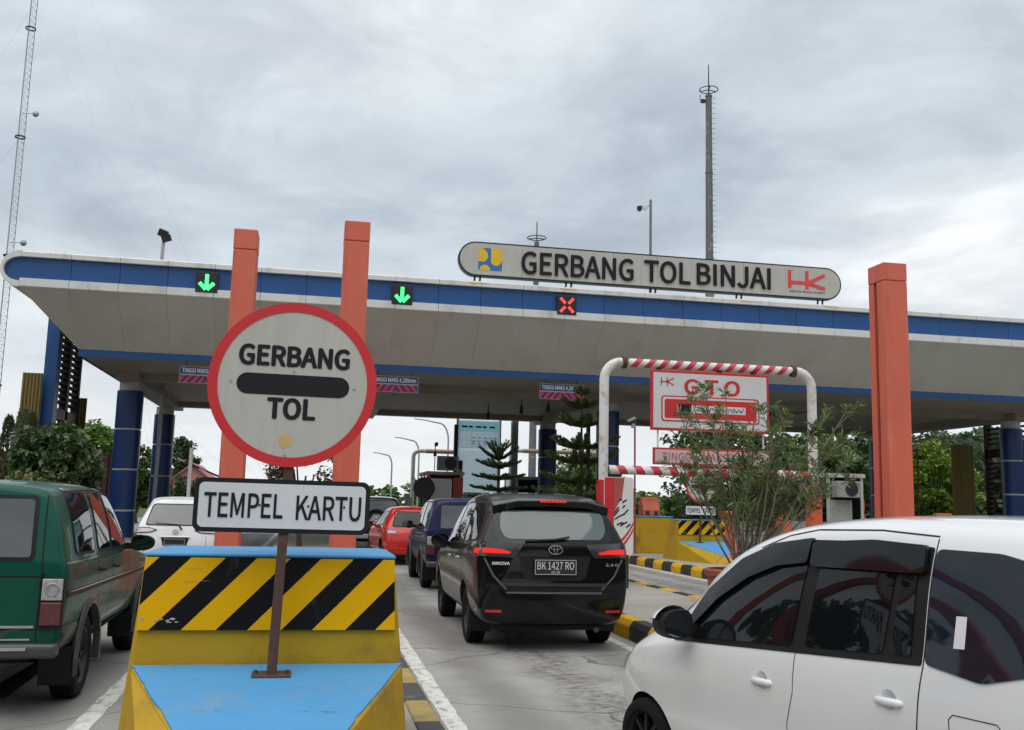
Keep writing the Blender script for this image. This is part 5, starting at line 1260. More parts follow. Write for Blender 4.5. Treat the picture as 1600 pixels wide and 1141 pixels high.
# potted oleander
t = thing('oleander_bush', 'tall straggly oleander bush with narrow leaves growing from the red pot', 'bush', (5.74, 12.6, .72))
pot = thing('plant_pot', 'large weathered red plant pot behind the white hatchback', 'pot', (5.66, 12.6, .19))
pr2 = mat('pot_red', (.33, .075, .045), .6, var=.25, scale=5, dirt=(.45, .20, .09))
b = MB(); b.lathe([(0, 0), (.26, 0), (.30, .05), (.40, .34), (.41, .46), (.44, .47), (.45, .54), (.43, .56), (.39, .56), (.385, .50), (0, .50)], 32); b.build('vessel', pr2, pot, smooth=True)
b = MB(); b.lathe([(0, .512), (.25, .52), (.385, .505)], 20); b.build('soil', mat('soil', (.05, .035, .02), .95), pot)
r = random.Random(21); st = MB(); LP, LD = [], []
for k in range(42):
    a = r.uniform(0, 6.28); lean = abs(r.gauss(.40, .28)); H = r.uniform(1.0, 2.7)
    if k % 4 == 0: lean, H = r.uniform(.6, 1.05), r.uniform(1.1, 1.9)
    if r.random() < .5: a = r.uniform(-.7, .7)
    bx_, by_ = r.uniform(-.14, .14), r.uniform(-.14, .14); P = [Vector((bx_, by_, -.03))]
    q = Vector((math.cos(a) * lean, math.sin(a) * lean * .8, 1)).normalized(); n = 9
    for j in range(n):
        q = (q + Vector((r.gauss(0, .07), r.gauss(0, .07), .015))).normalized(); P.append(P[-1] + q * H / n)
    st.tube(P, [.016 - .011 * i / n for i in range(n + 1)], 5)
    ends = [(P, 5)]
    for s_ in range(r.randint(2, 4)):
        i = r.randint(4, 8); q2 = (P[i] - P[i - 1]).normalized() + Vector((r.gauss(0, .5), r.gauss(0, .5), r.uniform(-.1, .4))); q2.normalize()
        Q = [P[i]]; h2 = r.uniform(.25, .6)
        for j in range(4): q2 = (q2 + Vector((r.gauss(0, .1), r.gauss(0, .1), .04))).normalized(); Q.append(Q[-1] + q2 * h2 / 4)
        st.tube(Q, [.007 - .001 * i for i in range(5)], 4, cap=False); ends.append((Q, 2))
    bare = r.random() < .12
    for Q, i0 in ends:
        if bare: continue
        for i in range(i0 + (1 if i0 == 5 else 0), len(Q)):
            ax = (Q[i] - Q[i - 1]).normalized(); tip = i == len(Q) - 1
            for w_ in range(22 if tip else 4):
                d = Vector((r.gauss(0, 1), r.gauss(0, 1), r.gauss(0, .5))); d = (d - ax * d.dot(ax)).normalized() * r.uniform(.6, 1.1) + ax * r.uniform(.3, 1.0)
                LP.append(Q[i] - ax * r.uniform(0, .12)); LD.append(d.normalized())
raw(st, 'stems', M_['stem'], t)
lb_ = MB(); leaves(lb_, [tuple(p) for p in LP], [tuple(d) for d in LD], .155, .012, .12, 5)
stuff(raw(lb_, 'leaves', leafmat('oleander_leaf', (.055, .095, .025), (.24, .31, .11)), t))

# norfolk pines
def norfolk(label, loc, tiers, seed, droop, fuzz, m, dens=1.0):
    """tiers: (z, radius)"""
    t = thing('norfolk_pine', label, 'tree', loc, 0, 'norfolk pines on the island'); r = random.Random(seed); tr = MB(); top = tiers[-1][0] + .25
    tr.tube([(0, 0, 0), (.01, 0, top * .5), (0, 0, top)], [.045, .03, .008], 8); P, D = [], []
    for ti, (z, rad_, rise) in enumerate(tiers):
        nb = 6 if rad_ > .25 else 5; a0 = r.uniform(0, 6)
        for k in range(nb):
            a = a0 + 2 * math.pi * k / nb + r.uniform(-.12, .12); L = rad_ * r.uniform(.88, 1.1); Q = []
            for j in range(7):
                u = j / 6; Q.append(Vector((math.cos(a) * L * u, math.sin(a) * L * u, z + droop * L * u * (1 - u) * -1.2 + L * rise * u * (.6 + .4 * u) + r.gauss(0, .006))))
            tr.tube(Q, [.012 - .0015 * i for i in range(7)], 4)
            side = Vector((-math.sin(a), math.cos(a), 0))
            nn = int(150 * L * dens / .5)
            for q in range(nn):
                u = r.uniform(.06, 1.02); i = min(5, int(u * 6)); p = Q[i].lerp(Q[i + 1], u * 6 - i); ax = (Q[i + 1] - Q[i]).normalized()
                spread = fuzz * (1 - .55 * u) * (1 if u > .2 else .6); s_ = r.choice((-1, 1)); e = side * s_ * spread * r.uniform(.1, 1); pp = p + e + Vector((0, 0, abs(e.length) * .25 + r.gauss(0, .008)))
                for w_ in range(3): P.append(tuple(pp)); D.append(tuple((ax * r.uniform(.3, 1) + side * s_ * r.uniform(.1, .8) + Vector((0, 0, r.uniform(.1, .9)))).normalized()))
    raw(tr, 'trunk', M_['bark'], t)
    lb = MB(); leaves(lb, P, D, .078, .009, .0, seed); stuff(raw(lb, 'needles', m, t))
    b = MB(); b.lathe([(0, -.55), (.2, -.55), (.27, -.1), (.29, 0), (.25, 0), (.24, -.04), (0, -.04)], 20); tag(b.build('plant_pot', pr2, None, smooth=True), 'round brown pot holding the ' + ('young level tiered pine' if seed == 3 else 'tall bushy pine'), 'pot').location = loc
    return t
pm = leafmat('pine_needle', (.018, .040, .016), (.065, .11, .04))
norfolk('young norfolk pine with level tiers in front of the blue tariff board', (4.40, 23.6, .75), [(.35, .72, .1), (.62, .72, .1), (.88, .70, .10), (1.10, .66, .12), (1.36, .62, .18), (1.64, .54, .30), (1.84, .46, .55), (1.96, .30, .9)], 3, .05, .085, pm, 1.6)
norfolk('tall bushy norfolk pine with a pale top beside the white frame post', (4.80, 17.5, .75), [(.3, .80, .1), (.6, .80, .12), (.92, .78, .15), (1.22, .76, .15), (1.58, .70, .2), (1.84, .64, .25), (2.24, .44, .28), (2.58, .38, .3), (2.80, .10, 1.0)], 8, .3, .17, leafmat('pine_needle_2', (.030, .060, .018), (.13, .18, .05)), 2.4)

def broad_tree(name, label, loc, H, rad_, trunk_h, m, n_clump=46, leaf=.16, nl=70, seed=1, cat='tree', squash=.8, group=None, wd=.45, trunk=.09):
    t = thing(name, label, cat, loc, 0, group); r = np.random.default_rng(seed); rr = random.Random(seed); tr = MB()
    tr.tube([(0, 0, -.1), (rr.uniform(-.1, .1), 0, trunk_h * .6), (rr.uniform(-.2, .2), rr.uniform(-.2, .2), trunk_h + (H - trunk_h) * .5)], [trunk, trunk * .75, trunk * .3], 8)
    cen = []; cz = trunk_h + (H - trunk_h) / 2
    for k in range(n_clump):
        while 1:
            d = np.array([rr.uniform(-1, 1), rr.uniform(-1, 1), rr.uniform(-1, 1)])
            if .25 < (d ** 2).sum() < 1: break
        c_ = np.array([d[0] * rad_, d[1] * rad_, cz + d[2] * (H - trunk_h) / 2]); c_ += r.normal(size=3) * rad_ * .06; cen.append(c_)
    for k in range(0, n_clump, 5): tr.tube([(0, 0, trunk_h * .7), tuple((np.array([0, 0, cz]) + cen[k]) / 2), tuple(cen[k])], [trunk * .45, trunk * .25, .012], 5)
    P, D = [], []
    for c_ in cen:
        s_ = rad_ * rr.uniform(.22, .36); q = unit(r.normal(size=(nl, 3))) * s_ * r.uniform(.4, 1, (nl, 1)) ** .5; q[:, 2] *= squash
        P.append(c_ + q); D.append(unit(q + r.normal(size=(nl, 3)) * s_ * .8 + np.array([0, 0, -.1 * s_])))
    raw(tr, 'trunk', M_['bark'], t); lb = MB(); leaves(lb, np.concatenate(P), np.concatenate(D), leaf, leaf * wd, .2, seed); stuff(raw(lb, 'crown', m, t)); return t
gm1 = leafmat('leaf_dark', (.022, .050, .016), (.09, .145, .045)); gm2 = leafmat('leaf_mid', (.05, .10, .022), (.16, .25, .055)); gm3 = leafmat('leaf_bright', (.05, .12, .015), (.17, .28, .045))
# left side shrubbery
broad_tree('dark_shrub', 'dense dark green shrub behind the green van at the left', (-5.55, 23.2, .1), 3.05, .82, .3, leafmat('leaf_shrub', (.035, .075, .022), (.14, .20, .075)), 80, .19, 110, 11, 'shrub', .6, None, .3)
broad_tree('low_shrub', 'low yellowish shrub below the dark shrub at the left', (-5.35, 21.0, .1), 1.85, .7, .2, leafmat('leaf_olive', (.06, .075, .02), (.17, .17, .055)), 30, .13, 60, 12, 'shrub', .6)
for k, (x, y, h, w_) in enumerate(((-7.35, 26.1, 3.35, .15), (-7.02, 26.0, 3.55, .17), (-6.72, 25.7, 3.42, .11))):
    t = thing('columnar_cypress', ('slim columnar cypress, left of three behind the shrub', 'slim pale columnar cypress, middle of three behind the shrub', 'slim columnar cypress, right of three behind the shrub')[k], 'tree', (x, y, 0), 0, 'columnar cypresses')
    r = np.random.default_rng(k + 40); n = 2600; u = r.uniform(.05, 1, n); a = r.uniform(0, 6.28, n); rad_ = w_ * 1.25 * np.sin(np.pi * np.clip(u * .93 + .07, 0, 1)) ** .45 * r.uniform(.75, 1.08, n)
    P = np.stack([np.cos(a) * rad_, np.sin(a) * rad_, u * h], 1); D = unit(np.stack([np.cos(a) * .4, np.sin(a) * .4, np.full(n, 1.0)], 1) + r.normal(size=(n, 3)) * .2)
    lb = MB(); leaves(lb, P, D, .12, .018, 0, k); stuff(raw(lb, 'crown', leafmat('leaf_cypress%d' % k, *(((.03, .06, .02), (.09, .13, .05)) if k != 1 else ((.09, .12, .05), (.20, .24, .11)))), t))
    b = MB(); b.tube([(0, 0, 0), (0, 0, h * .95)], w_ * .5, 6, r1=.01); b.build('trunk', M_['bark'], t)
broad_tree('bright_tree', 'bright green tree above the maroon wall at the left', (-11.6, 58, 0), 5.7, 1.5, 1.5, gm3, 50, .26, 80, 13)
broad_tree('garden_tree', 'green tree between the two left canopy columns', (-9.7, 60, 0), 5.0, 1.1, .8, gm2, 40, .24, 70, 14)
broad_tree('house_tree', 'dark round tree right of the rear left column', (-10.0, 80, 0), 6.0, 1.2, 2.4, gm1, 40, .24, 70, 15)
# right side
broad_tree('bright_bush', 'bright yellow green bushy tree right of the single orange pillar', (31.2, 45.5, 0), 5.1, 2.0, .3, leafmat('leaf_lime', (.09, .18, .012), (.27, .40, .04)), 90, .20, 120, 16, 'tree', .55)
for k, (x, y, h, w_, m, lab) in enumerate(((24.5, 58, 7.4, 3.1, gm1, 'big dark tree behind the clearance sign'), (30.2, 57, 6.6, 2.4, gm2, 'leafy tree behind the right frame post'), (35.5, 56, 7.2, 2.4, gm1, 'dark tree just left of the single orange pillar'), (18.4, 66, 5.4, 2.2, gm2, 'green tree below the GTO sign'), (43.0, 62, 7.5, 3.0, gm1, 'dark tree right of the single orange pillar'), (26.5, 48, 4.6, 2.2, gm2, 'green bush behind the oleander'))):
    broad_tree('roadside_tree', lab, (x, y, 0), h, w_, 1.0, m, 70, .30, 90, 50 + k, group='trees on the right verge')
def palm(label, loc, H, L, n, seed):
    t = thing('oil_palm', label, 'palm', loc, 0, 'oil palms behind the toll gate'); r = random.Random(seed)
    b = MB(); b.tube([(0, 0, 0), (.1, 0, H * .5), (.05, 0, H)], [.28, .24, .2], 8); raw(b, 'trunk', M_['bark'], t); P, D = [], []; rb = MB()
    for k in range(n):
        a = 2 * math.pi * k / n * 2.4 + r.uniform(-.2, .2); el = r.uniform(.1, 1.2); Q = []
        for j in range(9):
            u = j / 8; rr_ = L * u; Q.append(Vector((math.cos(a) * rr_ * math.cos(el) , math.sin(a) * rr_ * math.cos(el), H + rr_ * math.sin(el) - L * .75 * u * u * math.cos(el * .6))))
        rb.tube(Q, [.03 - .003 * i for i in range(9)], 4)
        sd = Vector((-math.sin(a), math.cos(a), 0))
        for q in range(60):
            u = r.uniform(.12, 1); i = min(7, int(u * 8)); p = Q[i].lerp(Q[i + 1], u * 8 - i)
            P.append(tuple(p)); D.append(tuple((sd * r.choice((-1, 1)) + (Q[i + 1] - Q[i]).normalized() * .6 + Vector((0, 0, r.uniform(-.5, .3)))).normalized()))
    raw(rb, 'frond_stalks', gm2, t); lb = MB(); leaves(lb, P, D, L * .26, .03, .25, seed); stuff(raw(lb, 'fronds', leafmat('palm_leaf', (.025, .055, .02), (.09, .13, .05)), t)); return t
for k, (x, y, h, lab) in enumerate(((33.4, 62, 4.6, 'oil palm behind the right frame post'), (37.4, 63, 5.6, 'tall oil palm left of the single orange pillar'), (41.2, 58, 5.9, 'oil palm right of the single orange pillar'), (46.5, 66, 6.2, 'oil palm above the bright bush'), (24.0, 90, 3.6, 'small palm seen under the GTO sign'), (14.2, 92, 2.6, 'short palm between the two frame posts'))):
    palm(lab, (x, y, 0), h, 3.0 if k < 4 else 2.6, 22, 70 + k)
# far belt of trees, and the belt behind the viewer that the cars mirror
def belt(x0, x1, y0, y1, h0, h1, n, seed, m, leaf):
    r = np.random.default_rng(seed); P, D = [], []
    for k in range(n):
        c_ = np.array([r.uniform(x0, x1), r.uniform(y0, y1), 0]); h = r.uniform(h0, h1); w_ = h * r.uniform(.3, .5); nl = 150
        q = unit(r.normal(size=(nl, 3))) * r.uniform(.55, 1, (nl, 1)); p = c_ + q * np.array([w_, w_, h * .5]) + np.array([0, 0, h * .5]); P.append(p); D.append(unit(q + r.normal(size=(nl, 3)) * .6))
    lb = MB(); leaves(lb, np.concatenate(P), np.concatenate(D), leaf, leaf * .55, .1, seed); o = raw(lb, 'far_woodland', m); stuff(o); return o
tag(belt(-70, 90, 135, 165, 2.6, 4.4, 170, 91, gm2, .9), 'low far green woodland along the horizon behind the gate', 'woodland')
tag(belt(-75, 95, -62, -44, 7, 12, 150, 92, gm1, 1.6), 'woodland across the road behind the viewer', 'woodland')
tag(belt(-40, -25, -30, 68, 5, 9, 110, 93, gm1, 1.2), 'woodland to the left of the road beyond the arches', 'woodland')
tag(belt(52, 85, -40, 110, 5, 10, 110, 94, gm1, 1.4), 'woodland far to the right of the road', 'woodland')

# ================================================================ left background: wall, roofs, house, boom
mr = mat('maroon_sheet', (.10, .032, .034), .6, var=.15, scale=2)
t = thing('maroon_wall', 'dark maroon corrugated wall behind the left front column', 'wall', (-9.2, 41, 0))
for k in range(22):
    b = MB(); b.bb(-2.2 + k * .2, -2.2 + k * .2 + .17, -.03 * (k % 2), .06, 0, 3.15); b.build('sheet', mr, t)
b = MB(); b.bb(-2.2, 2.2, .062, .12, 0, 3.1); b.build('backing', M_['dark'], t)
t = thing('barrel_roof_shelter', 'maroon barrel roofed shelter at the left edge', 'shelter', (-9.35, 29.5, 0))
b = MB(); b.bb(-1.2, 1.0, -1.5, 2.5, 0, 1.9); b.build('wall', mat('maroon_wall_paint', (.12, .035, .04), .7, var=.1), t)
for k in range(11):
    b = MB(); P = arc(-.1, 1.75, 1.25, 0, 180, 14, 1.05) + arc(-.1, 1.75, 1.20, 180, 0, 14, 1.0); b.prism(P, -1.7 + k * .4, -1.7 + k * .4 + .375, 'Y'); b.build('roof_rib', mat('maroon_roof', (.23, .06, .07), .5, var=.12), t, smooth=True)
t = thing('pink_house', 'small house with a pink gabled front right of the rear left column', 'house', (-8.2, 72, 0))
b = MB(); b.prism([(-1.25, 0), (1.25, 0), (1.25, 2.75), (0, 3.75), (-1.25, 2.75)], 0, 6, 'Y'); b.build('wall', mat('pink_wall', (.52, .22, .22), .8, var=.12), t)
for sx in (-1, 1):
    b = MB(); b.prism([(0, 3.78), (sx * 1.55, 2.54), (sx * 1.55, 2.64), (0, 3.90)], -.3, 6.3, 'Y'); b.build('roof_slope', mat('pink_roof', (.45, .17, .17), .7, var=.1), t)
for k, x in enumerate((-7.9, -6.9)):
    norm = broad_tree('garden_conifer', ('spiky dark conifer before the pink house, left one', 'spiky dark conifer before the pink house, right one')[k], (x - .3, 66, 0), 2.9 + k * .2, .42, .1, gm1, 26, .30, 40, 95 + k, 'tree', 1.6, 'conifers before the pink house', .2)
t = thing('boom_gate', 'raised red and white lane barrier arm left of the orange pillars', 'barrier arm', (-4.0, 46, .2))
b = MB(); b.bb(-.18, .18, -.15, .15, 0, 1.05); b.build('cabinet', M_['orgp'], t, bev=.02)
for k in range(6):
    x0, z0 = -.05 - k * .32, 1.55 + .8 + k * .13 - .8; b = MB(); b.box((x0 + .9 - 1.0, 0, z0 + .75), (.34, .04, .085), ry=R(22)); b.build('arm_segment', (M_['dark'], M_['red'], M_['white'])[k % 3], t)
b = MB(); b.bb(-.05, .05, -.05, .05, 1.0, 2.3); b.build('post', M_['dark'], t)
# railings, dry hedge glimpsed between the two orange pillars
broad_tree('dry_bush', 'brownish dry bush seen between the two orange pillars', (-.25, 29.5, .1), 3.35, .95, .9, leafmat('leaf_dry', (.05, .05, .03), (.16, .14, .09)), 40, .10, 80, 18, 'bush', .8)

# ================================================================ booths and street furniture under the canopy
bw = weather(mat('booth_white', (.44, .44, .41), .6, var=.14, scale=3, dirt=(.28, .27, .24)), (.12, .11, .09), .7, (5, 5, 1.5), .54, .70, 3)
def ac_unit(t, x, y, z, w_=.8, d=.35, h=.55):
    b = MB(); b.bb(x - w_ / 2, x + w_ / 2, y, y + d, z, z + h); a = b.build('air_conditioner', mat('ac_grey', (.30, .30, .29), .6, var=.2), t, bev=.015)
    b = MB(); b.lathe([(0, -.012), (h * .08, -.02), (h * .09, -.004), (h * .40, -.004), (h * .42, -.02), (h * .42, .0)], 24, (x + w_ * .12, y, z + h / 2), 'Y'); b.build('fan_grille', M_['black'], a)
def booth(label, loc, w_, d, h, ac):
    t = thing('toll_booth', label, 'booth', loc, 0, 'toll booths')
    for k, (x0, x1, y0, y1) in enumerate(((-w_ / 2, w_ / 2, 0, .06), (-w_ / 2, w_ / 2, d - .06, d), (-w_ / 2, -w_ / 2 + .06, .062, d - .062), (w_ / 2 - .06, w_ / 2, .062, d - .062))):
        b = MB(); b.bb(x0, x1, y0, y1, 0, 1.05); b.build('lower_wall', bw, t, bev=.01)
    for x in (-w_ / 2 + .04, w_ / 2 - .04):
        for y in (.04, d - .04, d / 2):
            b = MB(); b.bb(x - .04, x + .04, y - .04, y + .04, 1.052, h); b.build('corner_post', bw, t)
    b = MB(); b.bb(-w_ / 2 + .09, w_ / 2 - .09, .03, .045, 1.06, h - .02); b.build('window', M_['glass'], t)
    for sx in (-1, 1):
        b = MB(); b.bb(sx * (w_ / 2 - .03) - .008, sx * (w_ / 2 - .03) + .008, .09, d - .09, 1.06, h - .02); b.build('window', M_['glass'], t)
    b = MB(); b.bb(-w_ / 2 - .05, w_ / 2 + .05, -.06, d + .06, h + .002, h + .12); b.build('roof', bw, t, bev=.02)
    if ac: ac_unit(t, .12, .2, h + .17)
    return t
bo = booth('white toll booth with air conditioner on its roof, left of the blue tariff board', (4.95, 37.4, .2), 1.35, 2.6, 2.4, True)
b = MB(); b.bb(-.72, -.60, -.08, .0, 0, 2.35); b.build('red_corner', M_['red'], bo); b = MB(); b.bb(.30, .68, -.03, -.004, 1.05, 2.3); b.build('red_panel', mat('red_panel', (.45, .05, .03), .5), bo)
b = MB(); b.bb(-.55, .25, -.03, -.004, .9, 2.25); b.build('front_panel', mat('panel_white', (.72, .72, .70), .5, var=.08), bo)
text('C33', .26, .12, M_['ink'], bo, (-.22, -.031, 1.42), bold=.02)
booth('white toll booth behind the tall pine and the dark column', (9.8, 44.0, .2), 1.5, 2.8, 2.5, False)
b3 = booth('weathered white toll booth with wall air conditioner behind the right frame post', (14.75, 25.6, .2), 1.1, 2.4, 2.3, False)
ac_unit(b3, -.1, -.36, 1.75, .7, .33, .45)
b = MB(); b.bb(-.50, .18, -.02, .0, .2, 1.68); b.build('door', mat('booth_grey', (.33, .34, .31), .7, var=.25, scale=4), b3)
# traffic mirror
t = thing('traffic_mirror', 'round traffic mirror seen from behind at the left of the toll booth', 'mirror', (4.02, 36.2, .2))
b = MB(); b.lathe([(0, .02), (.30, .03), (.40, 0), (.40, -.02), (.28, .0), (0, -.01)], 28, (0, 0, 1.86), 'Y'); b.build('mirror_back', M_['dark'], t, smooth=True)
b = MB(); b.tube([(.15, .05, 0), (.15, .05, 1.9)], .035, 8); b.build('post', M_['dark'], t)
t = thing('traffic_mirror', 'second round traffic mirror left of the dark central column', 'mirror', (8.85, 37.0, .2))
b = MB(); b.lathe([(0, .02), (.30, .03), (.40, 0), (.40, -.02), (.28, .0), (0, -.01)], 28, (0, 0, 1.75), 'Y'); b.build('mirror_back', mat('mirror_brown', (.12, .11, .09), .7), t, smooth=True)
b = MB(); b.tube([(0, .05, 0), (0, .05, 1.8)], .035, 8); b.build('post', M_['dark'], t)
# camera on a stick on the booth
t = thing('booth_camera', 'small black camera on a thin stick above the left toll booth', 'camera', (4.55, 37.6, 2.75))
b = MB(); b.tube([(0, 0, 0), (0, 0, .95)], .018, 6); b.build('stick', M_['dark'], t); b = MB(); b.box((.03, -.05, 1.0), (.12, .25, .10), rx=R(-12)); b.build('camera_body', M_['black'], t, bev=.01); b = MB(); b.lathe([(0, 0), (.07, .0), (.05, .15), (0, .15)], 10, (0, 0, .55)); b.build('horn', M_['black'], t)
# banded warning post
t = thing('warning_post', 'slim yellow and red banded post at the left edge of the tariff board', 'post', (5.75, 39.0, .2))
for k in range(8):
    b = MB(); b.tube([(0, 0, k * .38), (0, 0, k * .38 + .37)], .09, 10); b.build('band', (M_['ky'], M_['red'])[k % 2] if k < 7 else M_['dark'], t)
# frames over the exits beyond the booths
def exit_frame(label, x0, x1, y, z):
    t = thing('exit_frame', label, 'frame', ((x0 + x1) / 2, y, 0)); hw = (x1 - x0) / 2
    for sx in (-1, 1):
        b = MB(); b.tube([(sx * hw, 0, 0), (sx * hw, 0, z - .3)] + [(sx * (hw - .3 + .3 * math.cos(R(a))), 0, z - .3 + .3 * math.sin(R(a))) for a in (20, 40, 60, 80, 90)] + [(sx * (hw - .6), 0, z)], .10, 10); b.build('post', pipe, t, smooth=True)
    b = MB(); b.tube([(-hw + .6, 0, z), (hw - .6, 0, z)], .11, 10); b.build('crossbar', mat('pipe_rosy', (.55, .36, .30), .6, var=.3, scale=3, dirt=(.6, .55, .5)), t, smooth=True)
exit_frame('rusty white pipe frame above the left toll booth', 4.72, 8.2, 47.6, 4.0)
exit_frame('rusty white pipe frame behind the dark central column', 9.5, 14.2, 47.6, 4.17)
# tariff board: printed banner cloth stretched between two posts, daylight from behind glows through it
def banner(name, col):
    if name in MATS: return MATS[name]
    m = bpy.data.materials.new(name); MATS[name] = m; m.use_nodes = True; nt = m.node_tree; b = nt.nodes['Principled BSDF']
    b.inputs['Base Color'].default_value = (*col, 1); b.inputs['Roughness'].default_value = .5
    tr = nt.nodes.new('ShaderNodeBsdfTranslucent'); tr.inputs[0].default_value = (*col, 1); mx = nt.nodes.new('ShaderNodeMixShader'); mx.inputs[0].default_value = .85
    nt.links.new(b.outputs[0], mx.inputs[1]); nt.links.new(tr.outputs[0], mx.inputs[2]); nt.links.new(mx.outputs[0], nt.nodes['Material Output'].inputs[0]); return m
t = thing('tariff_board', 'tall pale blue tariff board standing behind the young pine', 'board', (7.72, 46.6, .2))
t.scale = (1.05, 1, 1.07)
b = MB(); b.add([(-.98, 0, 1.75), (.98, 0, 1.75), (.98, 0, 4.96), (-.98, 0, 4.96)], [(0, 1, 2, 3)]); b.build('panel', banner('board_blue', (.72, .88, .94)), t)
b = MB(); b.add([(-.93, -.004, 4.42), (.93, -.004, 4.42), (.93, -.004, 4.90), (-.93, -.004, 4.90)], [(0, 1, 2, 3)]); b.build('header', banner('board_teal', (.42, .70, .76)), t)
b = MB(); b.add([(-.93, -.004, 3.72), (.93, -.004, 3.72), (.93, -.004, 4.38), (-.93, -.004, 4.38)], [(0, 1, 2, 3)]); b.build('table_head', banner('board_white', (.80, .80, .84)), t)
b = MB()
for x in (-.93, -.35, -.08, .20, .46, .72, .92): b.bb(x - .006, x + .006, -.009, -.004, 3.72, 4.38)
for z in (3.72, 4.05, 4.38): b.bb(-.93, .93, -.0085, -.0045, z - .006, z + .006)
for z in (k * .095 + 1.85 for k in range(19)): b.bb(-.90, .90, -.004, -.0005, z - .004, z + .004)
b.build('table_lines', mat('line_grey', (.42, .46, .52), .6), t)
b = MB(); r = random.Random(12)
for x in (-.22, .06, .33, .59, .82):
    for z in (3.88, 3.98, 4.15): b.bb(x - .09, x - .09 + r.uniform(.08, .17), -.010, -.006, z, z + .035)
for k in range(5): b.bb(-.8 + k * .32, -.62 + k * .32 + r.uniform(0, .1), -.010, -.006, 4.62, 4.70)
b.build('small_print', M_['ink'], t)
for x in (-.99, .99):
    b = MB(); b.tube([(x, .06, 0), (x, .06, 5.0)], .05, 8); b.build('post', M_['dark'], t)
# steel posts beyond
for k, (x, y, w_, h, lab) in enumerate(((9.05, 44.6, .30, 5.35, 'pale square steel post left of the dark central column'), (10.6, 37.6, .14, 5.2, 'thin black post left of the white frame post'), (6.5, 45.8, .18, 5.2, 'thin black post at the left of the tariff board'), (-3.6, 31, .10, 3.0, 'thin white post behind the shrub at the left'))):
    b = MB(); b.bb(-w_ / 2, w_ / 2, -w_ / 2, w_ / 2, 0, h); o = tag(b.build('steel_post', (M_['galv'], M_['black'], M_['black'], M_['white'])[k], bev=.01), lab, 'post'); o.location = (x, y, .0)
# thin rusty lamp pole by the yellow wall
t = thing('lamp_pole', 'thin rusty pole with a small floodlight beside the yellow wall', 'lamp', (9.28, 27.8, .2))
b = MB(); b.tube([(0, 0, 0), (-.02, 0, 3.95)], .028, 8); b.lathe([(0, 0), (.11, 0), (.05, .12), (0, .12)], 10); b.build('pole', mat('pole_brick', (.28, .07, .05), .7, var=.3), t)
b = MB(); b.box((-.15, -.05, 3.9), (.26, .12, .08), ry=R(-25)); b.box((-.08, -.02, 3.72), (.1, .1, .12)); b.build('lamp_head', M_['galv'], t, bev=.01)
t = thing('lamp_pole', 'thin rusty pole with a small floodlight beside the khaki sheets', 'lamp', (24.9, 37.5, 0))
b = MB(); b.tube([(0, 0, 0), (.08, 0, 4.35)], .035, 8); b.build('pole', mat('pole_brick', (.28, .07, .05), .7), t)
b = MB(); b.box((-.25, -.05, 4.28), (.42, .14, .10), ry=R(-20)); b.box((.05, 0, 4.35), (.15, .12, .2)); b.build('lamp_head', M_['galv'], t, bev=.01)
# water-filled plastic barriers, bollards, cone
def plastic_barrier(label, loc, w_, h):
    t = thing('plastic_barrier', label, 'barrier', loc, 0, 'orange plastic barriers')
    b = MB(); b.prism([(-.25, 0), (.25, 0), (.25, .18), (.13, .42), (.11, h), (-.11, h), (-.13, .42), (-.25, .18)], -w_ / 2, w_ / 2, 'X'); b.build('shell', M_['orgp'], t, bev=.03, seg=3)
    for dx in (-w_ * .25, w_ * .25):
        b = MB(); b.bb(dx - .06, dx + .06, -.262, -.20, .02, .14); b.build('fork_slot', M_['dark'], t)
    return t
plastic_barrier('low orange plastic barrier standing on top of the yellow wall', (10.2, 29.2, 1.302), .55, .56)
plastic_barrier('orange plastic barrier just left of the right frame post', (10.3, 20.6, .2), .36, 1.4)
plastic_barrier('orange plastic barrier right of the single orange pillar', (19.3, 27.8, .2), .55, 1.38)
plastic_barrier('orange plastic barrier partly hidden behind the oleander stems', (11.2, 25.6, .2), .4, 1.3)
for k, (x, lab) in enumerate(((16.2, 'orange bollard, left of the two beside the single orange pillar'), (16.7, 'orange bollard, right of the two beside the single orange pillar'))):
    t = thing('bollard', lab, 'bollard', (x, 27.2, .2), 0, 'orange bollards'); b = MB(); b.lathe([(0, 0), (.13, 0), (.11, .06), (.085, .1), (.08, 1.68), (.06, 1.74), (0, 1.75)], 16); b.build('tube', mat('bollard_orange', (.50, .08, .03), .5, var=.1), t, smooth=True)
    b = MB(); b.lathe([(.083, 1.3), (.086, 1.3), (.086, 1.42), (.083, 1.42)], 16); b.build('band', M_['dark'], t)
t = thing('traffic_drum', 'orange traffic drum with black top behind the white hatchback roof', 'drum', (15.4, 26.2, .2))
b = MB(); b.lathe([(0, 0), (.34, 0), (.34, .08), (.30, .10), (.26, .9), (.17, 1.28), (0, 1.28)], 20); b.build('body', M_['orgp'], t, smooth=True)
b = MB(); b.lathe([(.175, 1.28), (.18, 1.28), (.15, 1.36), (.15, 1.36)], 16); b.build('white_band', M_['white'], t); b = MB(); b.lathe([(0, 1.36), (.15, 1.36), (.14, 1.5), (.08, 1.62), (0, 1.64)], 16); b.build('top', M_['black'], t, smooth=True)

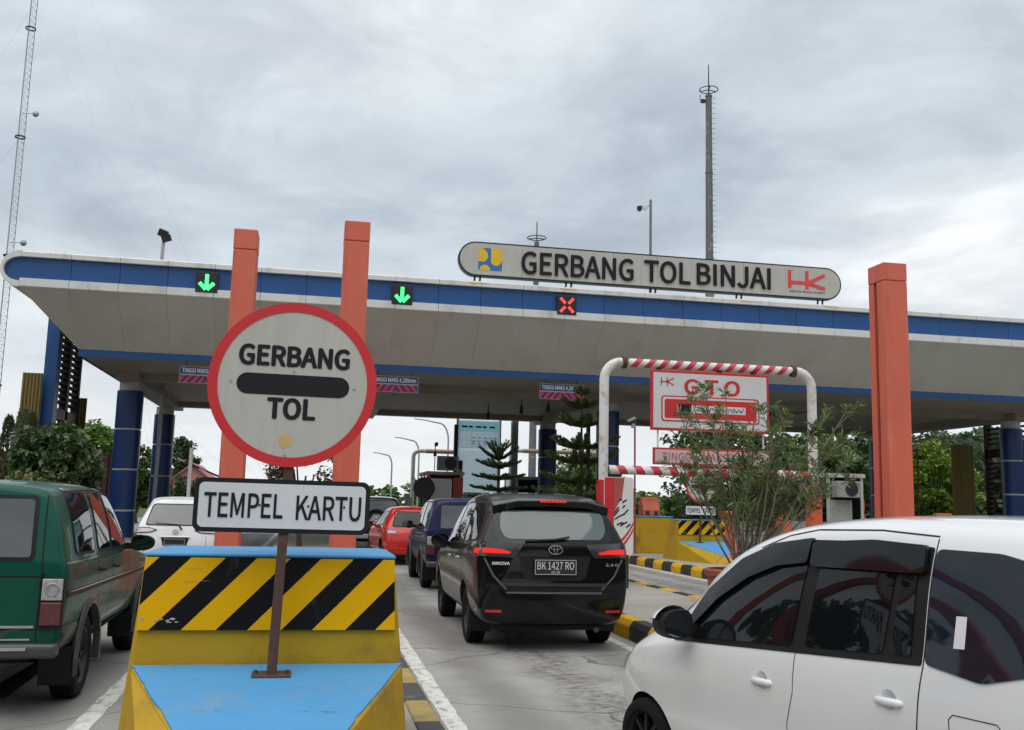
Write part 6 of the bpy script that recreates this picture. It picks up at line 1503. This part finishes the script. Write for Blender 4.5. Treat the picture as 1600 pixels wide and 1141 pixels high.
# ================================================================ masts and lamps
t = thing('lightning_mast', 'tall grey lightning mast with ring rising behind the roof sign', 'mast', (25.1, 60, 0))
b = MB()
segs = [(0, .36), (6, .33), (12, .29), (18, .255), (24, .225), (29.4, .20)]
for (z0, r0), (z1, r1) in zip(segs, segs[1:]):
    b = MB(); b.tube([(0, 0, z0), (0, 0, z1)], r0, 10, r1=r1 * 1.04); b.build('mast_section', M_['mast'], t); b = MB(); b.tube([(0, 0, z1 - .12), (0, 0, z1)], r1 * 1.16, 10); b.build('collar', M_['mast'], t)
b = MB()
for k in range(60): b.box((.34, 0, 8 + k * .36), (.30, .02, .02))
b.build('climbing_rungs', M_['dark'], t)
def ringm(R0, z, rr, t):
    b = MB(); b.tube([(R0 * math.cos(a), R0 * math.sin(a), z) for a in (2 * math.pi * k / 28 for k in range(29))], rr, 5, cap=False); b.build('ring', M_['dark'], t)
    for k in range(3):
        a = k * 2.094 + .3; b = MB(); b.tube([(0, 0, z), (R0 * math.cos(a), R0 * math.sin(a), z)], rr, 4); b.build('ring_spoke', M_['dark'], t)
ringm(.62, 29.8, .035, t)
b = MB(); b.tube([(0, 0, 29.4), (0, 0, 31.6)], .05, 6, r1=.03); b.build('lightning_rod', M_['dark'], t)
b = MB(); b.tube([(0, 0, 29.0), (-.62, 0, 29.0), (-.62, 0, 29.35)], .03, 5); b.box((-.45, -.1, 28.9), (.3, .2, .22)); b.build('camera_bracket', M_['dark'], t)
t = thing('lightning_mast', 'small distant lightning mast behind the left part of the roof sign', 'mast', (20.0, 90, 0))
b = MB(); b.tube([(0, 0, 0), (0, 0, 26.6)], .40, 10, r1=.24); b.build('mast_section', M_['mast'], t); ringm(.9, 27.0, .05, t)
b = MB(); b.tube([(0, 0, 26.6), (0, 0, 28.6)], .05, 5); b.build('lightning_rod', M_['dark'], t)
t = thing('camera_pole', 'grey pole with two surveillance cameras rising behind the roof sign', 'pole', (10.95, 31.3, 7.85))
b = MB(); b.tube([(0, 0, 0), (0, 0, 4.2)], .055, 8, r1=.045); b.build('pole', mat('pole_grey', (.17, .18, .19), .5, .3), t); b = MB(); b.tube([(0, 0, 3.98), (-.42, -.05, 3.93)], .022, 6); b.build('arm', M_['galv'], t)
for dx, zz in ((-.22, 3.9), (-.42, 3.86)):
    b = MB(); b.lathe([(0, .06), (.09, .05), (.09, -.03), (.07, -.10), (0, -.13)], 12, (dx, -.05, zz)); b.build('camera', M_['white'] if dx > -.3 else M_['black'], t, smooth=True)
t = thing('roof_floodlight', 'small black floodlight pair on a short pole on the canopy roof', 'lamp', (-4.55, 29.0, 7.85))
b = MB(); b.tube([(0, 0, 0), (.02, 0, .95)], .05, 8); b.build('pole', M_['galv'], t)
for dx, dz, a in ((.10, 1.02, -20), (.0, 1.16, 20)):
    b = MB(); b.box((dx, -.05, dz), (.26, .14, .20), ry=R(a), rx=R(20)); b.build('lamp_head', M_['black'], t, bev=.01)
# guyed lattice tower
t = thing('lattice_tower', 'tall slender guyed lattice tower at the upper left', 'tower', (-23.7, 80, 0))
legs = [(.30 * math.cos(a), .30 * math.sin(a)) for a in (R(20), R(140), R(260))]; HT = 52
for (x, y) in legs:
    b = MB(); b.tube([(x, y, 0), (x, y, HT)], .035, 6); b.build('leg', M_['galv'], t)
b = MB(); z = 0; k = 0
while z < HT - .6:
    for i in range(3):
        p, q = legs[i], legs[(i + 1) % 3]
        b.tube([(p[0], p[1], z), (q[0], q[1], z + .55)], .012, 3, cap=False); b.tube([(p[0], p[1], z), (q[0], q[1], z)], .012, 3, cap=False)
    z += .55
b.build('lattice', M_['galv'], t)
for z in (9.5, 19.5, 29, 38): 
    b = MB(); b.lathe([(.36, z), (.40, z), (.40, z + .12), (.36, z + .12)], 12); b.build('collar', M_['dark'], t)
for z, sx in ((20.6, 1), (12.5, -1), (31, 1)):
    b = MB(); b.tube([(0, 0, z), (sx * 1.0, -.2, z)], .03, 5); b.lathe([(0, .0), (.16, .06), (.25, .16)], 12, (sx * 1.0, -.3, z), 'Y'); b.build('dish_antenna', M_['galv'], t)
for i, (gx, gy) in enumerate(((22, -6), (15, -14), (-20, 5))):
    for z in (51, 40, 29, 18):
        b = MB(); b.tube([(0, 0, z), (gx, gy, 0)], .006, 3, cap=False); b.build('guy_wire', M_['galv'], t)
# street lamps beyond the gate
def street_lamp(label, loc, h, arm):
    t = thing('street_lamp', label, 'street lamp', loc, 0, 'street lamps beyond the gate')
    path = [(0, 0, 0), (0, 0, h * .8)] + [(arm * (1 - math.cos(R(a))) * .35, 0, h * .8 + h * .17 * math.sin(R(a))) for a in (20, 40, 60, 80)] + [(arm, 0, h)]
    b = MB(); b.tube(path, [.09] + [.07] * 5 + [.05], 8); b.build('pole', M_['galv'], t, smooth=True)
    b = MB(); b.box((arm * 1.15, 0, h + .01), (abs(arm) * .35, .2, .08), ry=R(-6 if arm > 0 else 6)); b.build('lamp_head', M_['galv'], t, bev=.02)
street_lamp('curved street lamp seen just right of the round sign', (7.0, 90, 0), 5.9, -1.3)
street_lamp('curved street lamp left of the toll booth', (8.9, 85, 0), 7.0, -1.6)
street_lamp('curved street lamp above the left toll booth', (11.0, 82, 0), 8.4, -2.2)
t = thing('white_sign_board', 'small white board standing beyond the red hatchback', 'board', (4.2, 44, 0))
b = MB(); b.bb(-.16, .16, 0, .04, .9, 1.75); b.build('board', M_['white'], t); b = MB(); b.tube([(0, .05, 0), (0, .05, 1.6)], .03, 6); b.build('post', M_['galv'], t)
# orange arches on the left verge that the car windows mirror
t = thing('orange_arch', 'tall crossing orange arches standing left of the road outside the view', 'arch', (-13.5, 12.5, 0), R(60))
for a_, hw_, hh_ in ((0, 5.5, 9.0), (38, 4.6, 6.4)):
    b = MB(); P = [(hw_ * math.cos(R(a)), hh_ * math.sin(R(a))) for a in range(0, 181, 6)]; Q = [((hw_ - .55) * math.cos(R(a)), (hh_ - .55) * math.sin(R(a))) for a in range(180, -1, -6)]
    b.prism(P + Q, -.3, .3, 'Y'); o = b.build('arch_rib', M_['org'], t); o.rotation_euler = (0, 0, R(a_))
